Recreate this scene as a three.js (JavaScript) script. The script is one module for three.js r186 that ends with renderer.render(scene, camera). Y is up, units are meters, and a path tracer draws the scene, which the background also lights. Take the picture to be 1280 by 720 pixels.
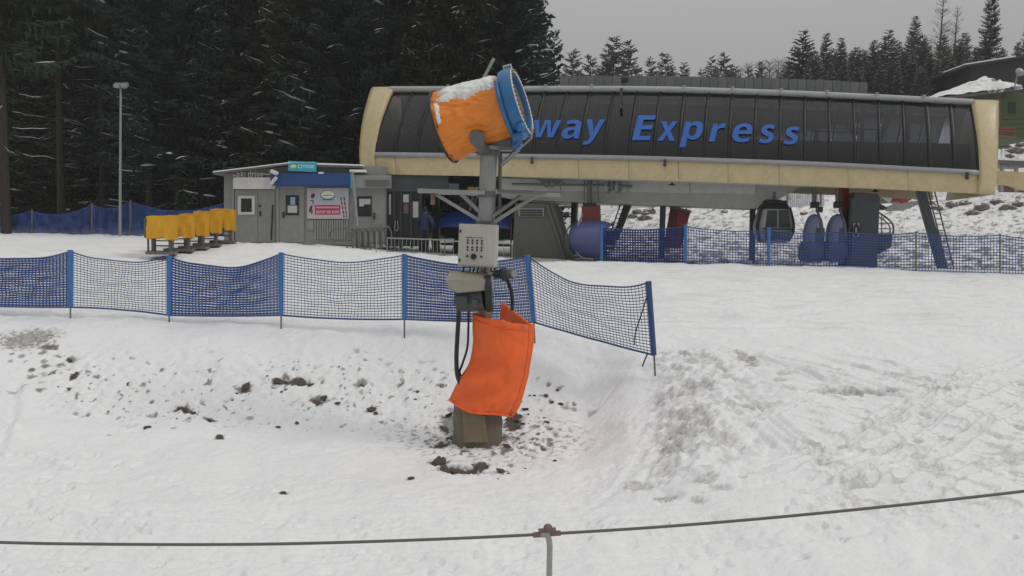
import * as THREE from 'three';
import { mergeGeometries } from 'three/addons/utils/BufferGeometryUtils.js';
import { RoundedBoxGeometry } from 'three/addons/geometries/RoundedBoxGeometry.js';
import { MarchingCubes } from 'three/addons/objects/MarchingCubes.js';
import { TextGeometry } from 'three/addons/geometries/TextGeometry.js';
import { FontLoader } from 'three/addons/loaders/FontLoader.js';
import { createNoise2D, createNoise3D } from 'simplex-noise';

// ---------------------------------------------------------------- camera, sky, light, exposure
const scene = new THREE.Scene();
const camera = new THREE.PerspectiveCamera(2 * Math.atan(0.36) * 180 / Math.PI, 16 / 9, 0.1, 2000);
camera.rotation.order = 'YXZ';
camera.position.set(0, 3.2, 0);
camera.rotation.set(-4 * Math.PI / 180, 0, 1.1 * Math.PI / 180);
camera.updateMatrixWorld();

const renderer = new THREE.WebGLRenderer({ antialias: true });
renderer.toneMapping = THREE.LinearToneMapping;
renderer.toneMappingExposure = 0.93;
renderer.shadowMap.enabled = true;
renderer.setSize(1024, 576);

function rng(seed) { let a = seed >>> 0; return () => { a = (a + 0x6d2b79f5) | 0; let t = Math.imul(a ^ (a >>> 15), 1 | a); t = (t + Math.imul(t ^ (t >>> 7), 61 | t)) ^ t; return ((t ^ (t >>> 14)) >>> 0) / 4294967296; }; }
const N2 = createNoise2D(rng(11)), N3 = createNoise3D(rng(12));
const fbm = (x, y, o = 4) => { let s = 0, a = 0.5, f = 1; for (let i = 0; i < o; i++) { s += a * N2(x * f, y * f + i * 17.3); a *= 0.5; f *= 2.03; } return s; };
const clamp = (x, a = 0, b = 1) => Math.min(b, Math.max(a, x));
const sm = (a, b, x) => { const t = clamp((x - a) / (b - a)); return t * t * (3 - 2 * t); };
const lerp = (a, b, t) => a + (b - a) * t;

{ // overcast sky: three times as bright overhead as at the horizon
  const W = 512, H = 256, data = new Float32Array(W * H * 4);
  for (let j = 0; j < H; j++) for (let i = 0; i < W; i++) {
    const e = (j + 0.5) / H * Math.PI - Math.PI / 2, az = (i + 0.5) / W * Math.PI * 2, s = Math.sin(e);
    let L = s > 0 ? 0.92 * (0.95 + 2.05 * s) / 3 : 0.3;
    const n = s > 0 ? N3(Math.cos(az) * Math.cos(e) * 2.2, Math.sin(az) * Math.cos(e) * 2.2, s * 3.1) * 0.03 : 0;
    L *= 1 + n;
    data.set([L * 0.99, L * 0.995, L * 1.0, 1], (j * W + i) * 4);
  }
  const sky = new THREE.DataTexture(data, W, H, THREE.RGBAFormat, THREE.FloatType);
  sky.mapping = THREE.EquirectangularReflectionMapping; sky.magFilter = THREE.LinearFilter; sky.minFilter = THREE.LinearFilter; sky.needsUpdate = true;
  scene.background = sky; scene.environment = sky;
}
const sun = new THREE.DirectionalLight(0xfffaf2, 0.85);
sun.position.set(42, 44, -18); sun.castShadow = true; sun.shadow.radius = 32; sun.shadow.mapSize.set(2048, 2048);
Object.assign(sun.shadow.camera, { left: -60, right: 60, top: 60, bottom: -60, near: 1, far: 220 });
sun.target.position.set(0, 2, -30); scene.add(sun, sun.target);

// ---------------------------------------------------------------- helpers
const V = (x, y, z) => new THREE.Vector3(x, y, z);
// a pixel of the 1280 x 720 photograph and a depth in metres give a point
function A(px, py, d) { const v = V((px - 640) / 1000, (360 - py) / 1000, -1).applyQuaternion(camera.quaternion); return v.multiplyScalar(d / -v.z).add(camera.position); }
const origin = new Map(), names = new Map();
function numbered(n) { const k = (names.get(n) ?? -1) + 1; names.set(n, k); return k ? n + '_' + String(k).padStart(3, '0') : n; }
function clean(g) { const q = g.index ? g.toNonIndexed() : g; for (const k of Object.keys(q.attributes)) if (!['position', 'normal', 'uv'].includes(k)) q.deleteAttribute(k); if (!q.attributes.normal) q.computeVertexNormals(); if (!q.attributes.uv) q.setAttribute('uv', new THREE.BufferAttribute(new Float32Array(q.attributes.position.count * 2), 2)); q.morphAttributes = {}; return q; }
const merge = (list) => list.length === 1 ? list[0] : mergeGeometries(list.map(clean));
function thing(name, label, category, base, group) {
  const o = new THREE.Group(); o.name = numbered(name); o.position.copy(base || V(0, 0, 0)); origin.set(o, o.position.clone());
  o.userData = { label, category }; if (group) o.userData.group = group;
  scene.add(o); return o;
}
// a part of a thing: geometries are in world coordinates and are moved to the thing's base
function part(name, geos, mat, parent) {
  const g = merge(Array.isArray(geos) ? geos : [geos]); const o = origin.get(parent);
  if (o) g.translate(-o.x, -o.y, -o.z);
  const m = new THREE.Mesh(g, mat); m.name = name; m.castShadow = m.receiveShadow = true; parent.add(m); if (o) origin.set(m, o); return m;
}
function solo(name, geos, mat, label, category, group, base) {
  const g = merge(Array.isArray(geos) ? geos : [geos]);
  if (!base) { g.computeBoundingBox(); const b = g.boundingBox; base = V((b.min.x + b.max.x) / 2, b.min.y, (b.min.z + b.max.z) / 2); }
  g.translate(-base.x, -base.y, -base.z);
  const m = new THREE.Mesh(g, mat); m.name = numbered(name); m.position.copy(base); m.castShadow = m.receiveShadow = true;
  m.userData = { label, category }; if (group) m.userData.group = group; scene.add(m); return m;
}
function copyOf(src, label, group) { const c = src.clone(); c.name = numbered(src.name.replace(/_\d{3}$/, '')); c.userData = { ...src.userData }; if (label) c.userData.label = label; if (group) c.userData.group = group; scene.add(c); return c; }

function slab(pts, off) { // flat outline given thickness
  const n = V(0, 0, 0);
  pts.forEach((p, i) => { const q = pts[(i + 1) % pts.length]; n.x += (p.y - q.y) * (p.z + q.z); n.y += (p.z - q.z) * (p.x + q.x); n.z += (p.x - q.x) * (p.y + q.y); });
  n.normalize();
  const e1 = pts[1].clone().sub(pts[0]).normalize(), e2 = n.clone().cross(e1);
  const p2 = pts.map((p) => new THREE.Vector2(p.clone().sub(pts[0]).dot(e1), p.clone().sub(pts[0]).dot(e2)));
  const tris = THREE.ShapeUtils.triangulateShape(p2, []);
  const pos = [], uv = [], flip = off.dot(n) > 0;
  const tri = (a, b, c, ua, ub, uc) => { if (flip) { pos.push(...a.toArray(), ...c.toArray(), ...b.toArray()); uv.push(...ua, ...uc, ...ub); } else { pos.push(...a.toArray(), ...b.toArray(), ...c.toArray()); uv.push(...ua, ...ub, ...uc); } };
  const back = pts.map((p) => p.clone().add(off)), U = (i) => [p2[i].x, p2[i].y];
  for (const [a, b, c] of tris) { tri(pts[a], pts[b], pts[c], U(a), U(b), U(c)); tri(back[a], back[c], back[b], U(a), U(c), U(b)); }
  const L = off.length(); let run = 0;
  for (let i = 0; i < pts.length; i++) {
    const j = (i + 1) % pts.length, w = pts[i].distanceTo(pts[j]);
    tri(pts[i], back[i], back[j], [run, 0], [run, L], [run + w, L]); tri(pts[i], back[j], pts[j], [run, 0], [run + w, L], [run + w, 0]); run += w;
  }
  const g = new THREE.BufferGeometry(); g.setAttribute('position', new THREE.Float32BufferAttribute(pos, 3)); g.setAttribute('uv', new THREE.Float32BufferAttribute(uv, 2)); g.computeVertexNormals(); return g;
}
function beam(p, q, w, h, up) { // box between two points
  const len = p.distanceTo(q), g = new RoundedBoxGeometry(w, h, len, 1, Math.min(w, h, len) * 0.12);
  const m = new THREE.Matrix4().lookAt(p, q, up || V(0, 1, 0.001)); g.applyMatrix4(m); const c = p.clone().add(q).multiplyScalar(0.5); g.translate(c.x, c.y, c.z); return g;
}
const rod = (p, q, r, r2, seg = 10) => { const g = new THREE.CylinderGeometry(r2 ?? r, r, p.distanceTo(q), seg); g.applyQuaternion(new THREE.Quaternion().setFromUnitVectors(V(0, 1, 0), q.clone().sub(p).normalize())); const c = p.clone().add(q).multiplyScalar(0.5); g.translate(c.x, c.y, c.z); return g; };
const tube = (pts, r, seg = 6, n) => new THREE.TubeGeometry(new THREE.CatmullRomCurve3(pts), n || pts.length * 5, r, seg, false);
const boxAt = (w, h, d, x, y, z, r) => { const g = r === 0 ? new THREE.BoxGeometry(w, h, d) : new RoundedBoxGeometry(w, h, d, 2, r || Math.min(w, h, d) * 0.08); g.translate(x, y, z); return g; };
function sheet(f, nu, nv, th = 0) { // surface f(u, v), given thickness th along its normal
  const P = [], Nn = [];
  for (let j = 0; j <= nv; j++) for (let i = 0; i <= nu; i++) P.push(f(i / nu, j / nv));
  const at = (i, j) => P[clamp(j, 0, nv) * (nu + 1) + clamp(i, 0, nu)];
  for (let j = 0; j <= nv; j++) for (let i = 0; i <= nu; i++) Nn.push(at(i + 1, j).clone().sub(at(i - 1, j)).cross(at(i, j + 1).clone().sub(at(i, j - 1))).normalize());
  let lu = 0, lv = 0; for (let i = 0; i < nu; i++) lu += at(i, nv >> 1).distanceTo(at(i + 1, nv >> 1)); for (let j = 0; j < nv; j++) lv += at(nu >> 1, j).distanceTo(at(nu >> 1, j + 1));
  const pos = [], uv = [], idx = [], W = nu + 1, K = W * (nv + 1);
  const lay = (o) => P.forEach((p, k) => { const q = p.clone().addScaledVector(Nn[k], o); pos.push(q.x, q.y, q.z); uv.push((k % W) / nu * lu, Math.floor(k / W) / nv * lv); });
  lay(0);
  const quad = (a, b, c, d) => idx.push(a, b, c, a, c, d);
  for (let j = 0; j < nv; j++) for (let i = 0; i < nu; i++) quad(j * W + i, j * W + i + 1, (j + 1) * W + i + 1, (j + 1) * W + i);
  if (th) {
    lay(-th);
    for (let j = 0; j < nv; j++) for (let i = 0; i < nu; i++) quad(K + j * W + i, K + (j + 1) * W + i, K + (j + 1) * W + i + 1, K + j * W + i + 1);
    for (let i = 0; i < nu; i++) { quad(i, K + i, K + i + 1, i + 1); const t = nv * W; quad(t + i, t + i + 1, K + t + i + 1, K + t + i); }
    for (let j = 0; j < nv; j++) { quad(j * W, (j + 1) * W, K + (j + 1) * W, K + j * W); quad(j * W + nu, K + j * W + nu, K + (j + 1) * W + nu, (j + 1) * W + nu); }
  }
  const g = new THREE.BufferGeometry(); g.setAttribute('position', new THREE.Float32BufferAttribute(pos, 3)); g.setAttribute('uv', new THREE.Float32BufferAttribute(uv, 2)); g.setIndex(idx); g.computeVertexNormals(); return g;
}
function cr(xs, ys, x) { // smooth curve through points
  const n = xs.length; if (x <= xs[0]) return ys[0] + (x - xs[0]) * (ys[1] - ys[0]) / (xs[1] - xs[0]); if (x >= xs[n - 1]) return ys[n - 1] + (x - xs[n - 1]) * (ys[n - 1] - ys[n - 2]) / (xs[n - 1] - xs[n - 2]);
  let i = 0; while (x > xs[i + 1]) i++;
  const h = xs[i + 1] - xs[i], t = (x - xs[i]) / h, s = (k) => k <= 0 ? (ys[1] - ys[0]) / (xs[1] - xs[0]) : k >= n - 1 ? (ys[n - 1] - ys[n - 2]) / (xs[n - 1] - xs[n - 2]) : (ys[k + 1] - ys[k - 1]) / (xs[k + 1] - xs[k - 1]);
  const t2 = t * t, t3 = t2 * t; return (2 * t3 - 3 * t2 + 1) * ys[i] + (t3 - 2 * t2 + t) * h * s(i) + (-2 * t3 + 3 * t2) * ys[i + 1] + (t3 - t2) * h * s(i + 1);
}
function tex(size, f, colour = true, rx = 1, ry = 1) {
  const d = new Uint8Array(size * size * 4);
  for (let j = 0; j < size; j++) for (let i = 0; i < size; i++) { const c = f(i / size, j / size); const o = (j * size + i) * 4; d[o] = clamp(c[0]) * 255; d[o + 1] = clamp(c[1] ?? c[0]) * 255; d[o + 2] = clamp(c[2] ?? c[0]) * 255; d[o + 3] = 255; }
  const t = new THREE.DataTexture(d, size, size); t.wrapS = t.wrapT = THREE.RepeatWrapping; t.magFilter = THREE.LinearFilter; t.minFilter = THREE.LinearMipmapLinearFilter; t.generateMipmaps = true; t.repeat.set(rx, ry); if (colour) t.colorSpace = THREE.SRGBColorSpace; t.needsUpdate = true; return t;
}
// tileable noise by walking on two circles
const tile = (u, v, f, o = 4) => { let s = 0, a = 0.5; for (let k = 0; k < o; k++) { const ca = Math.cos(u * 6.2832) * f, sa = Math.sin(u * 6.2832) * f, cb = Math.cos(v * 6.2832) * f, sb = Math.sin(v * 6.2832) * f; s += a * (N3(ca + 3 * k, sa + cb * 0.7, sb) + N3(cb - 9, sb + ca * 0.7, sa + 5)) * 0.6; a *= 0.5; f *= 2; } return s; };
const grime = tex(256, (u, v) => { const n = tile(u, v, 1.2, 5), streak = tile(u, v * 0.2, 3, 2); const k = 0.95 + 0.06 * n + 0.03 * streak; return [k, k * 0.995, k * 0.985]; }, true, 0.37, 0.37);
const roughNoise = tex(256, (u, v) => { const k = 0.8 + 0.3 * tile(u + 0.3, v, 1.6, 5); return [k, k, k]; }, false);
const cloth = tex(256, (u, v) => { const k = 0.5 + 0.5 * tile(u, v + 0.4, 1.1, 5); return [k, k, k]; }, false);
const mat = (r, g, b, rough = 0.7, o = {}) => { const m = new THREE.MeshStandardMaterial({ roughness: rough, map: grime, roughnessMap: roughNoise, ...o }); m.color.setRGB(r, g, b); return m; };
const M = {
  needles3: mat(0.045, 0.056, 0.032, 0.9, { map: null, roughnessMap: null }), needles4: mat(0.026, 0.05, 0.04, 0.9, { map: null, roughnessMap: null }),
  cream: mat(0.64, 0.54, 0.32, 0.5), rail: mat(0.42, 0.44, 0.44, 0.45), sill: mat(0.36, 0.37, 0.38, 0.5), mullion: mat(0.012, 0.013, 0.015, 0.5), dark: mat(0.035, 0.037, 0.04, 0.7), black: mat(0.015, 0.015, 0.016, 0.6),
  scriptWhite: mat(0.8, 0.82, 0.82, 0.7, { map: null, roughnessMap: null }), blueLetter: mat(0.028, 0.135, 0.5, 0.5, { map: null, roughnessMap: null }), roofpanel: mat(0.19, 0.2, 0.205, 0.5), roofpanel2: mat(0.22, 0.225, 0.23, 0.5), girder: mat(0.6, 0.62, 0.6, 0.6), girder2: mat(0.45, 0.47, 0.46, 0.6), pillar: mat(0.15, 0.155, 0.135, 0.85), steel: mat(0.3, 0.31, 0.31, 0.5, { metalness: 0.4 }),
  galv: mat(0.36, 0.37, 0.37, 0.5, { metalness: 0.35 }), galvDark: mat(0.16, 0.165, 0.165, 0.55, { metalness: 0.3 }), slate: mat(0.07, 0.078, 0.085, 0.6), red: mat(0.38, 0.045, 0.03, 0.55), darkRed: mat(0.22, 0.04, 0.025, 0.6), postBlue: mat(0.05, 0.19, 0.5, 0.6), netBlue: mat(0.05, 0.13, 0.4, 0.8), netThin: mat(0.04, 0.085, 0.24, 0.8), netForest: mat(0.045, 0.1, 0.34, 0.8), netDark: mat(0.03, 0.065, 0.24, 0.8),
  snow: mat(0.82, 0.82, 0.81, 0.9, { map: null, roughnessMap: null }), treeSnow: mat(0.84, 0.85, 0.87, 0.95, { map: null, roughnessMap: null }), wall: mat(0.3, 0.315, 0.315, 0.75), door: mat(0.3, 0.315, 0.31, 0.6), white: mat(0.72, 0.73, 0.72, 0.6), blueFascia: mat(0.018, 0.075, 0.27, 0.55), cyan: mat(0.08, 0.42, 0.55, 0.5),
  yellow: mat(0.72, 0.375, 0.012, 0.75, { bumpMap: cloth, bumpScale: 0.012 }), orange: mat(0.95, 0.29, 0.035, 0.7, { bumpMap: cloth, bumpScale: 0.01 }), pad: mat(0.95, 0.15, 0.022, 0.62, { bumpMap: cloth, bumpScale: 0.008 }), ringBlue: mat(0.03, 0.17, 0.42, 0.45), brown: mat(0.2, 0.145, 0.085, 0.8), box: mat(0.5, 0.5, 0.46, 0.55), beige: mat(0.33, 0.31, 0.25, 0.65), concrete: mat(0.17, 0.145, 0.105, 0.95), earth: mat(0.1, 0.08, 0.066, 1), rubber: mat(0.02, 0.021, 0.024, 0.6), cable: mat(0.16, 0.145, 0.14, 0.55, { metalness: 0.3 }), rust: mat(0.2, 0.13, 0.115, 0.8),
  bark: mat(0.03, 0.024, 0.02, 0.95), bark2: mat(0.1, 0.06, 0.042, 0.95), needles: mat(0.034, 0.056, 0.036, 0.9, { map: null, roughnessMap: null }), needles2: mat(0.042, 0.058, 0.044, 0.9, { map: null, roughnessMap: null }), green: mat(0.06, 0.095, 0.022, 0.8), paper: mat(0.6, 0.62, 0.62, 0.8), wood: mat(0.16, 0.11, 0.075, 0.85),
  rubble: mat(0.2, 0.18, 0.16, 0.95), orangeSign: mat(0.75, 0.36, 0.02, 0.5), paleBlue: mat(0.35, 0.5, 0.65, 0.5),
};
M.glass = new THREE.MeshPhysicalMaterial({ color: new THREE.Color(0.45, 0.46, 0.49), roughness: 0.06, transmission: 1, thickness: 0, ior: 1.5, roughnessMap: roughNoise });
M.pane = new THREE.MeshPhysicalMaterial({ color: new THREE.Color(0.02, 0.024, 0.026), roughness: 0.12 });
M.bubble = new THREE.MeshPhysicalMaterial({ color: new THREE.Color(0.02, 0.1, 0.45), roughness: 0.35, transmission: 0.45, thickness: 0 });
M.bubblePale = new THREE.MeshPhysicalMaterial({ color: new THREE.Color(0.13, 0.16, 0.38), roughness: 0.3, transmission: 0.3, thickness: 0 });
M.hood = mat(0.22, 0.25, 0.42, 0.6); M.hoodDark = mat(0.1, 0.1, 0.16, 0.7);

// ---------------------------------------------------------------- ground
const TU = [-300, 100, 350, 600, 800, 900, 1100, 1500], TD = [0, 7, 9, 11, 12.5, 14, 15, 16, 18, 24, 28, 31, 33, 36, 42, 60, 90, 150, 400];
const TH = [
  [0, 0, 0, 0, 0, 0, 0, 0], [0.1, 0, 0, 0, 0, 0, 0, 0], [0.25, 0.05, 0, 0, 0.1, 0.2, 0.25, 0.3], [0.5, 0.12, 0, 0, 0.22, 0.48, 0.55, 0.55], [0.7, 0.18, 0.02, -0.02, 0.38, 0.73, 0.78, 0.78], [0.95, 0.52, 0.34, 0.28, 0.82, 0.97, 1.0, 1.0], [1.1, 0.93, 0.86, 0.82, 1.06, 1.1, 1.12, 1.12], [1.25, 1.23, 1.22, 1.22, 1.24, 1.25, 1.25, 1.25],
  [1.42, 1.38, 1.35, 1.34, 1.36, 1.36, 1.36, 1.36], [1.95, 1.85, 1.75, 1.66, 1.7, 1.7, 1.7, 1.7], [2.3, 2.2, 2.12, 1.9, 1.9, 1.92, 1.92, 1.92], [2.45, 2.42, 2.4, 2.05, 2.08, 2.1, 2.1, 2.06], [2.5, 2.5, 2.5, 2.1, 2.05, 1.95, 1.85, 1.8], [2.5, 2.55, 2.55, 2.1, 2.0, 1.9, 1.9, 1.9], [2.5, 2.6, 2.6, 2.3, 2.5, 2.6, 2.7, 2.8],
  [3.5, 3.5, 3.8, 4.4, 5.0, 5.4, 6.0, 7.2], [8, 8, 8, 9, 11, 13, 17, 21], [14, 14, 14, 15, 17, 20, 27, 32], [22, 22, 22, 24, 27, 34, 45, 50]];
TU.splice(4, 0, 730); TH.forEach((r, i) => r.splice(4, 0, lerp(r[3], r[4], TD[i] > 8 && TD[i] < 15.5 ? 0.12 : 0.6)));   // the hollow stays deep up to its right hand wall
const TC = TU.map((_, i) => TH.map((r) => r[i]));
function height(x, z) {
  const d = Math.max(-z, 0), u = clamp(640 + 1000 * x / Math.max(d, 5), -299, 1499);
  let i = 0; while (u > TU[i + 1]) i++;
  const t = (u - TU[i]) / (TU[i + 1] - TU[i]), s = t * t * (3 - 2 * t) * 0.6 + t * 0.4;
  return lerp(cr(TD, TC[i], d), cr(TD, TC[i + 1], d), s);
}
function ground(px, py) { // where the line of sight through a pixel meets the ground
  const a = A(px, py, 1).sub(camera.position); let lo = 2, hi = 2;
  for (; hi < 200; hi += 0.1) { const p = camera.position.clone().addScaledVector(a, hi); if (p.y < height(p.x, p.z)) break; lo = hi; }
  for (let k = 0; k < 20; k++) { const m = (lo + hi) / 2, p = camera.position.clone().addScaledVector(a, m); if (p.y < height(p.x, p.z)) hi = m; else lo = m; }
  return camera.position.clone().addScaledVector(a, hi);
}
const feats = [];
// a patch of bare earth (kind 0) or grey slush (kind 1) that the photograph shows at a pixel
function patch(px, py, wpx, hpx, kind, k = 1, dh = 0, rot = 0) { const p = ground(px, py), l = ground(px - wpx / 2, py), r = ground(px + wpx / 2, py), t = ground(px, py - hpx / 2), b = ground(px, py + hpx / 2); const rx = l.distanceTo(r) / 2, rz = Math.max(0.05, Math.abs(t.z - b.z) / 2); feats.push({ x: p.x, z: p.z, rx, rz, rot, kind, k, dh, R: Math.max(rx, rz) * 1.6 }); }
const tracks = [];
function track(pxs, w, dh, dirt = 0, double = 0) { const pts = new THREE.CatmullRomCurve3(pxs.map(([a, b]) => { const p = ground(a, b); return V(p.x, 0, p.z); })).getPoints(pxs.length * 8); tracks.push({ pts, w, dh, dirt }); }
for (const [a, b, w, h, kd, k, dh] of [[366, 478, 46, 11, 0, 1, -0.03], [228, 511, 26, 9, 0, 0.9, -.02], [305, 488, 20, 8, 0, 0.8, -.02], [398, 500, 26, 8, 0, 0.85, -.02], [262, 523, 22, 6, 0, 0.8, -.02], [94, 470, 12, 12, 0, 1, 0], [35, 422, 74, 30, 2, 1, -.03], [60, 434, 26, 8, 0, 0.9, 0], [90, 448, 18, 6, 0, 0.7, 0], [452, 482, 18, 10, 0, 0.7, 0], [464, 513, 14, 8, 0, 0.8, 0], [275, 547, 12, 6, 0, 0.8, 0], [354, 620, 12, 6, 0, 0.8, 0],
  [575, 586, 70, 13, 0, 1.15, -.06], [548, 576, 26, 10, 0, 1, -.02], [600, 580, 22, 10, 0, 1, -.03], [595, 552, 88, 20, 0, 1, -0.03], [560, 530, 26, 26, 0, 0.75, 0], [640, 528, 22, 30, 0, 1, 0], [552, 557, 22, 10, 0, 1, 0], [628, 588, 22, 5, 0, 0.85, 0], [634, 563, 12, 5, 0, .8, 0], [514, 597, 12, 6, 0, 0.8, 0],
  [932, 447, 20, 18, 2, 0.8, -.03], [856, 443, 16, 10, 2, 0.8, -.02], [900, 456, 14, 14, 1, 0.8, -.03], [878, 478, 40, 10, 1, 0.9, -.03], [853, 540, 46, 20, 1, 0.9, -.03], [838, 562, 30, 22, 1, 1, -.03], [860, 520, 40, 16, 1, 0.8, -.02], [935, 508, 34, 8, 1, 1, -.03], [905, 548, 40, 20, 1, 0.6, -.02], [832, 620, 28, 10, 1, 1, -.03], [800, 606, 40, 12, 1, 0.8, -.03], [880, 600, 30, 16, 1, 0.6, -.02], [1068, 488, 110, 11, 1, 1.1, -.045], [1072, 604, 44, 12, 1, 0.7, -.015], [1222, 578, 26, 12, 1, 0.6, 0], [1165, 583, 40, 14, 1, 0.6, -.02], [1270, 565, 26, 24, 1, 0.6, 0], [1178, 486, 24, 8, 1, 1, -.03], [960, 505, 40, 10, 1, 0.5, 0]]) patch(a, b, w, h, kd, k, dh);
const R0 = rng(5);
for (let k = 0; k < 60; k++) { const a = lerp(70, 560, R0()), b = 445 + 80 * R0() + 20 * Math.sin(a / 120), w = 5 + 12 * R0() * R0(); patch(a, b, w, w * 0.45, 0, 0.2 + 0.6 * R0(), -.025); }
for (let k = 0; k < 170; k++) { const left = k < 60, a = left ? -10 + 190 * R0() : lerp(0, 1290, R0()), b = left ? 560 + 110 * R0() : 640 - (a > 800 ? (a - 800) * 0.1 : 0) + 80 * R0(), w = 8 + 14 * R0(); patch(a, b, w, w * 0.4, 3, 1, -0.02 - 0.025 * R0()); }
for (let k = 0; k < 60; k++) { const a = 960 + 330 * R0(), b = 460 + 150 * R0(), w = 8 + 16 * R0(); patch(a, b, w, w * 0.35, R0() < 0.45 ? 1 : 3, 0.5 + 0.4 * R0(), -0.03); }
for (let k = 0; k < 60; k++) { const t = R0() * 6.28, r = 0.35 + R0() * 0.75, a = 628 + Math.cos(t) * 105 * r, b = 528 + Math.sin(t) * 58 * r; if (a < 545 || b > 600) continue; const w = 4 + 12 * R0() * R0(); patch(a, b, w, w * (0.3 + 0.5 * R0()), 0, 0.3 + 0.7 * R0(), -.02); }
for (let k = 0; k < 26; k++) { const a = 4 + 80 * R0(), b = 440 + 50 * R0(), w = 5 + 8 * R0(); patch(a, b, w, w * 0.5, 0, 0.4 + 0.5 * R0(), 0); }
for (let k = 0; k < 60; k++) { const a = 825 + 130 * R0() * R0(), b = 440 + 185 * R0(), w = 10 + 24 * R0(); patch(a, b, w * 0.8, w * 0.3, 1, 0.25 + 0.55 * R0(), -.02); }
track([[985, 455], [1020, 472], [1060, 485], [1110, 497], [1150, 500]], 0.07, -0.06, 0.25);
track([[930, 440], [975, 455], [1020, 470], [1060, 482]], 0.06, -0.04, 0.2);
track([[1070, 440], [1110, 452], [1150, 470], [1175, 485]], 0.05, -0.035, 0.15); track([[1030, 440], [1090, 448], [1150, 462]], 0.05, -0.03, 0.1);
track([[820, 470], [822, 520], [805, 565], [770, 610], [735, 635]], 0.07, -0.014, 0.1); track([[838, 470], [835, 530], [818, 580], [780, 625]], 0.05, -0.012, 0.1);
track([[905, 470], [950, 510], [990, 545], [1050, 570]], 0.06, -0.045, 0.18); track([[945, 495], [980, 530], [1015, 555], [1040, 570]], 0.05, -0.035, 0.15); track([[870, 470], [925, 520], [975, 560], [990, 566]], 0.06, -0.03, 0.2);
track([[960, 600], [1040, 560], [1120, 510], [1190, 475], [1280, 440]], 0.054, -0.0275, 0.22); track([[1000, 620], [1090, 570], [1170, 520], [1280, 470]], 0.063, -0.0275, 0.22); track([[1090, 620], [1160, 580], [1220, 540], [1290, 500]], 0.054, -0.0248, 0.22); track([[1000, 590], [1080, 545], [1150, 500], [1230, 455]], 0.045, -0.0193, 0.22); track([[1140, 640], [1200, 600], [1290, 550]], 0.054, -0.0220, 0.22);
track([[1045, 612], [1075, 590], [1110, 580]], 0.06, -0.05, 0.3); track([[1048, 612], [1085, 606], [1110, 592]], 0.05, -0.04, 0.25);
for (let k = 0; k < 7; k++) { const y0 = 628 + k * 11; track([[-20, y0 + 8 * R0()], [250, y0 + 8 * R0() + 3], [520, y0 + 9 * R0()], [760, y0 - 6 + 9 * R0()], [1000, y0 - 26 + 10 * R0()], [1300, y0 - 60 + 10 * R0()]], 0.05 + 0.05 * R0(), -0.022, 0.03); }
for (let k = 0; k < 12; k++) { const y0 = 345 + k * 6 + 4 * R0(), s = 0.06 * R0(); track([[700, y0], [900, y0 + 3 + 4 * R0()], [1100, y0 + 12 * s * 10 * R0()], [1300, y0 + 4 + 6 * R0()]], 0.1 + 0.15 * R0(), -0.025, 0.05); }
track([[20, 470], [12, 520], [-5, 560]], 0.1, -0.05, 0.05); track([[-10, 585], [40, 572], [80, 590]], 0.06, -0.035, 0.1); track([[0, 620], [60, 640], [120, 660]], 0.12, -0.03, 0.03);
for (let k = 0; k < 9; k++) { const x0 = 840 + 330 * R0(), y0 = 600 - 60 * R0(), l = 120 + 260 * R0(), sl0 = 0.35 + 0.25 * R0(); track([[x0, y0], [x0 + l * 0.5, y0 - l * 0.5 * sl0 + 8 * R0()], [x0 + l, y0 - l * sl0 * 0.95]], 0.025 + 0.02 * R0(), -0.022, 0.12 + 0.15 * R0()); }
for (let k = 0; k < 10; k++) { const x0 = 860 + 200 * R0(), y0 = 425 + 40 * R0(), l = 100 + 200 * R0(); track([[x0, y0], [x0 + l * 0.5, y0 + l * 0.12], [x0 + l, y0 + l * (0.18 + 0.15 * R0())]], 0.03 + 0.02 * R0(), -0.025, 0.15 * R0() + 0.05); }
for (let k = 0; k < 4; k++) track([[330 + 20 * k, 322 + k * 2], [480, 312 + 4 * k], [620, 330 + k * 3]], 0.15, -0.02, 0.04);
for (const t of tracks) { const xs = t.pts.map((p) => p.x), zs = t.pts.map((p) => p.z), m = t.w * 2.5; t.b = [Math.min(...xs) - m, Math.max(...xs) + m, Math.min(...zs) - m, Math.max(...zs) + m]; }

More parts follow.
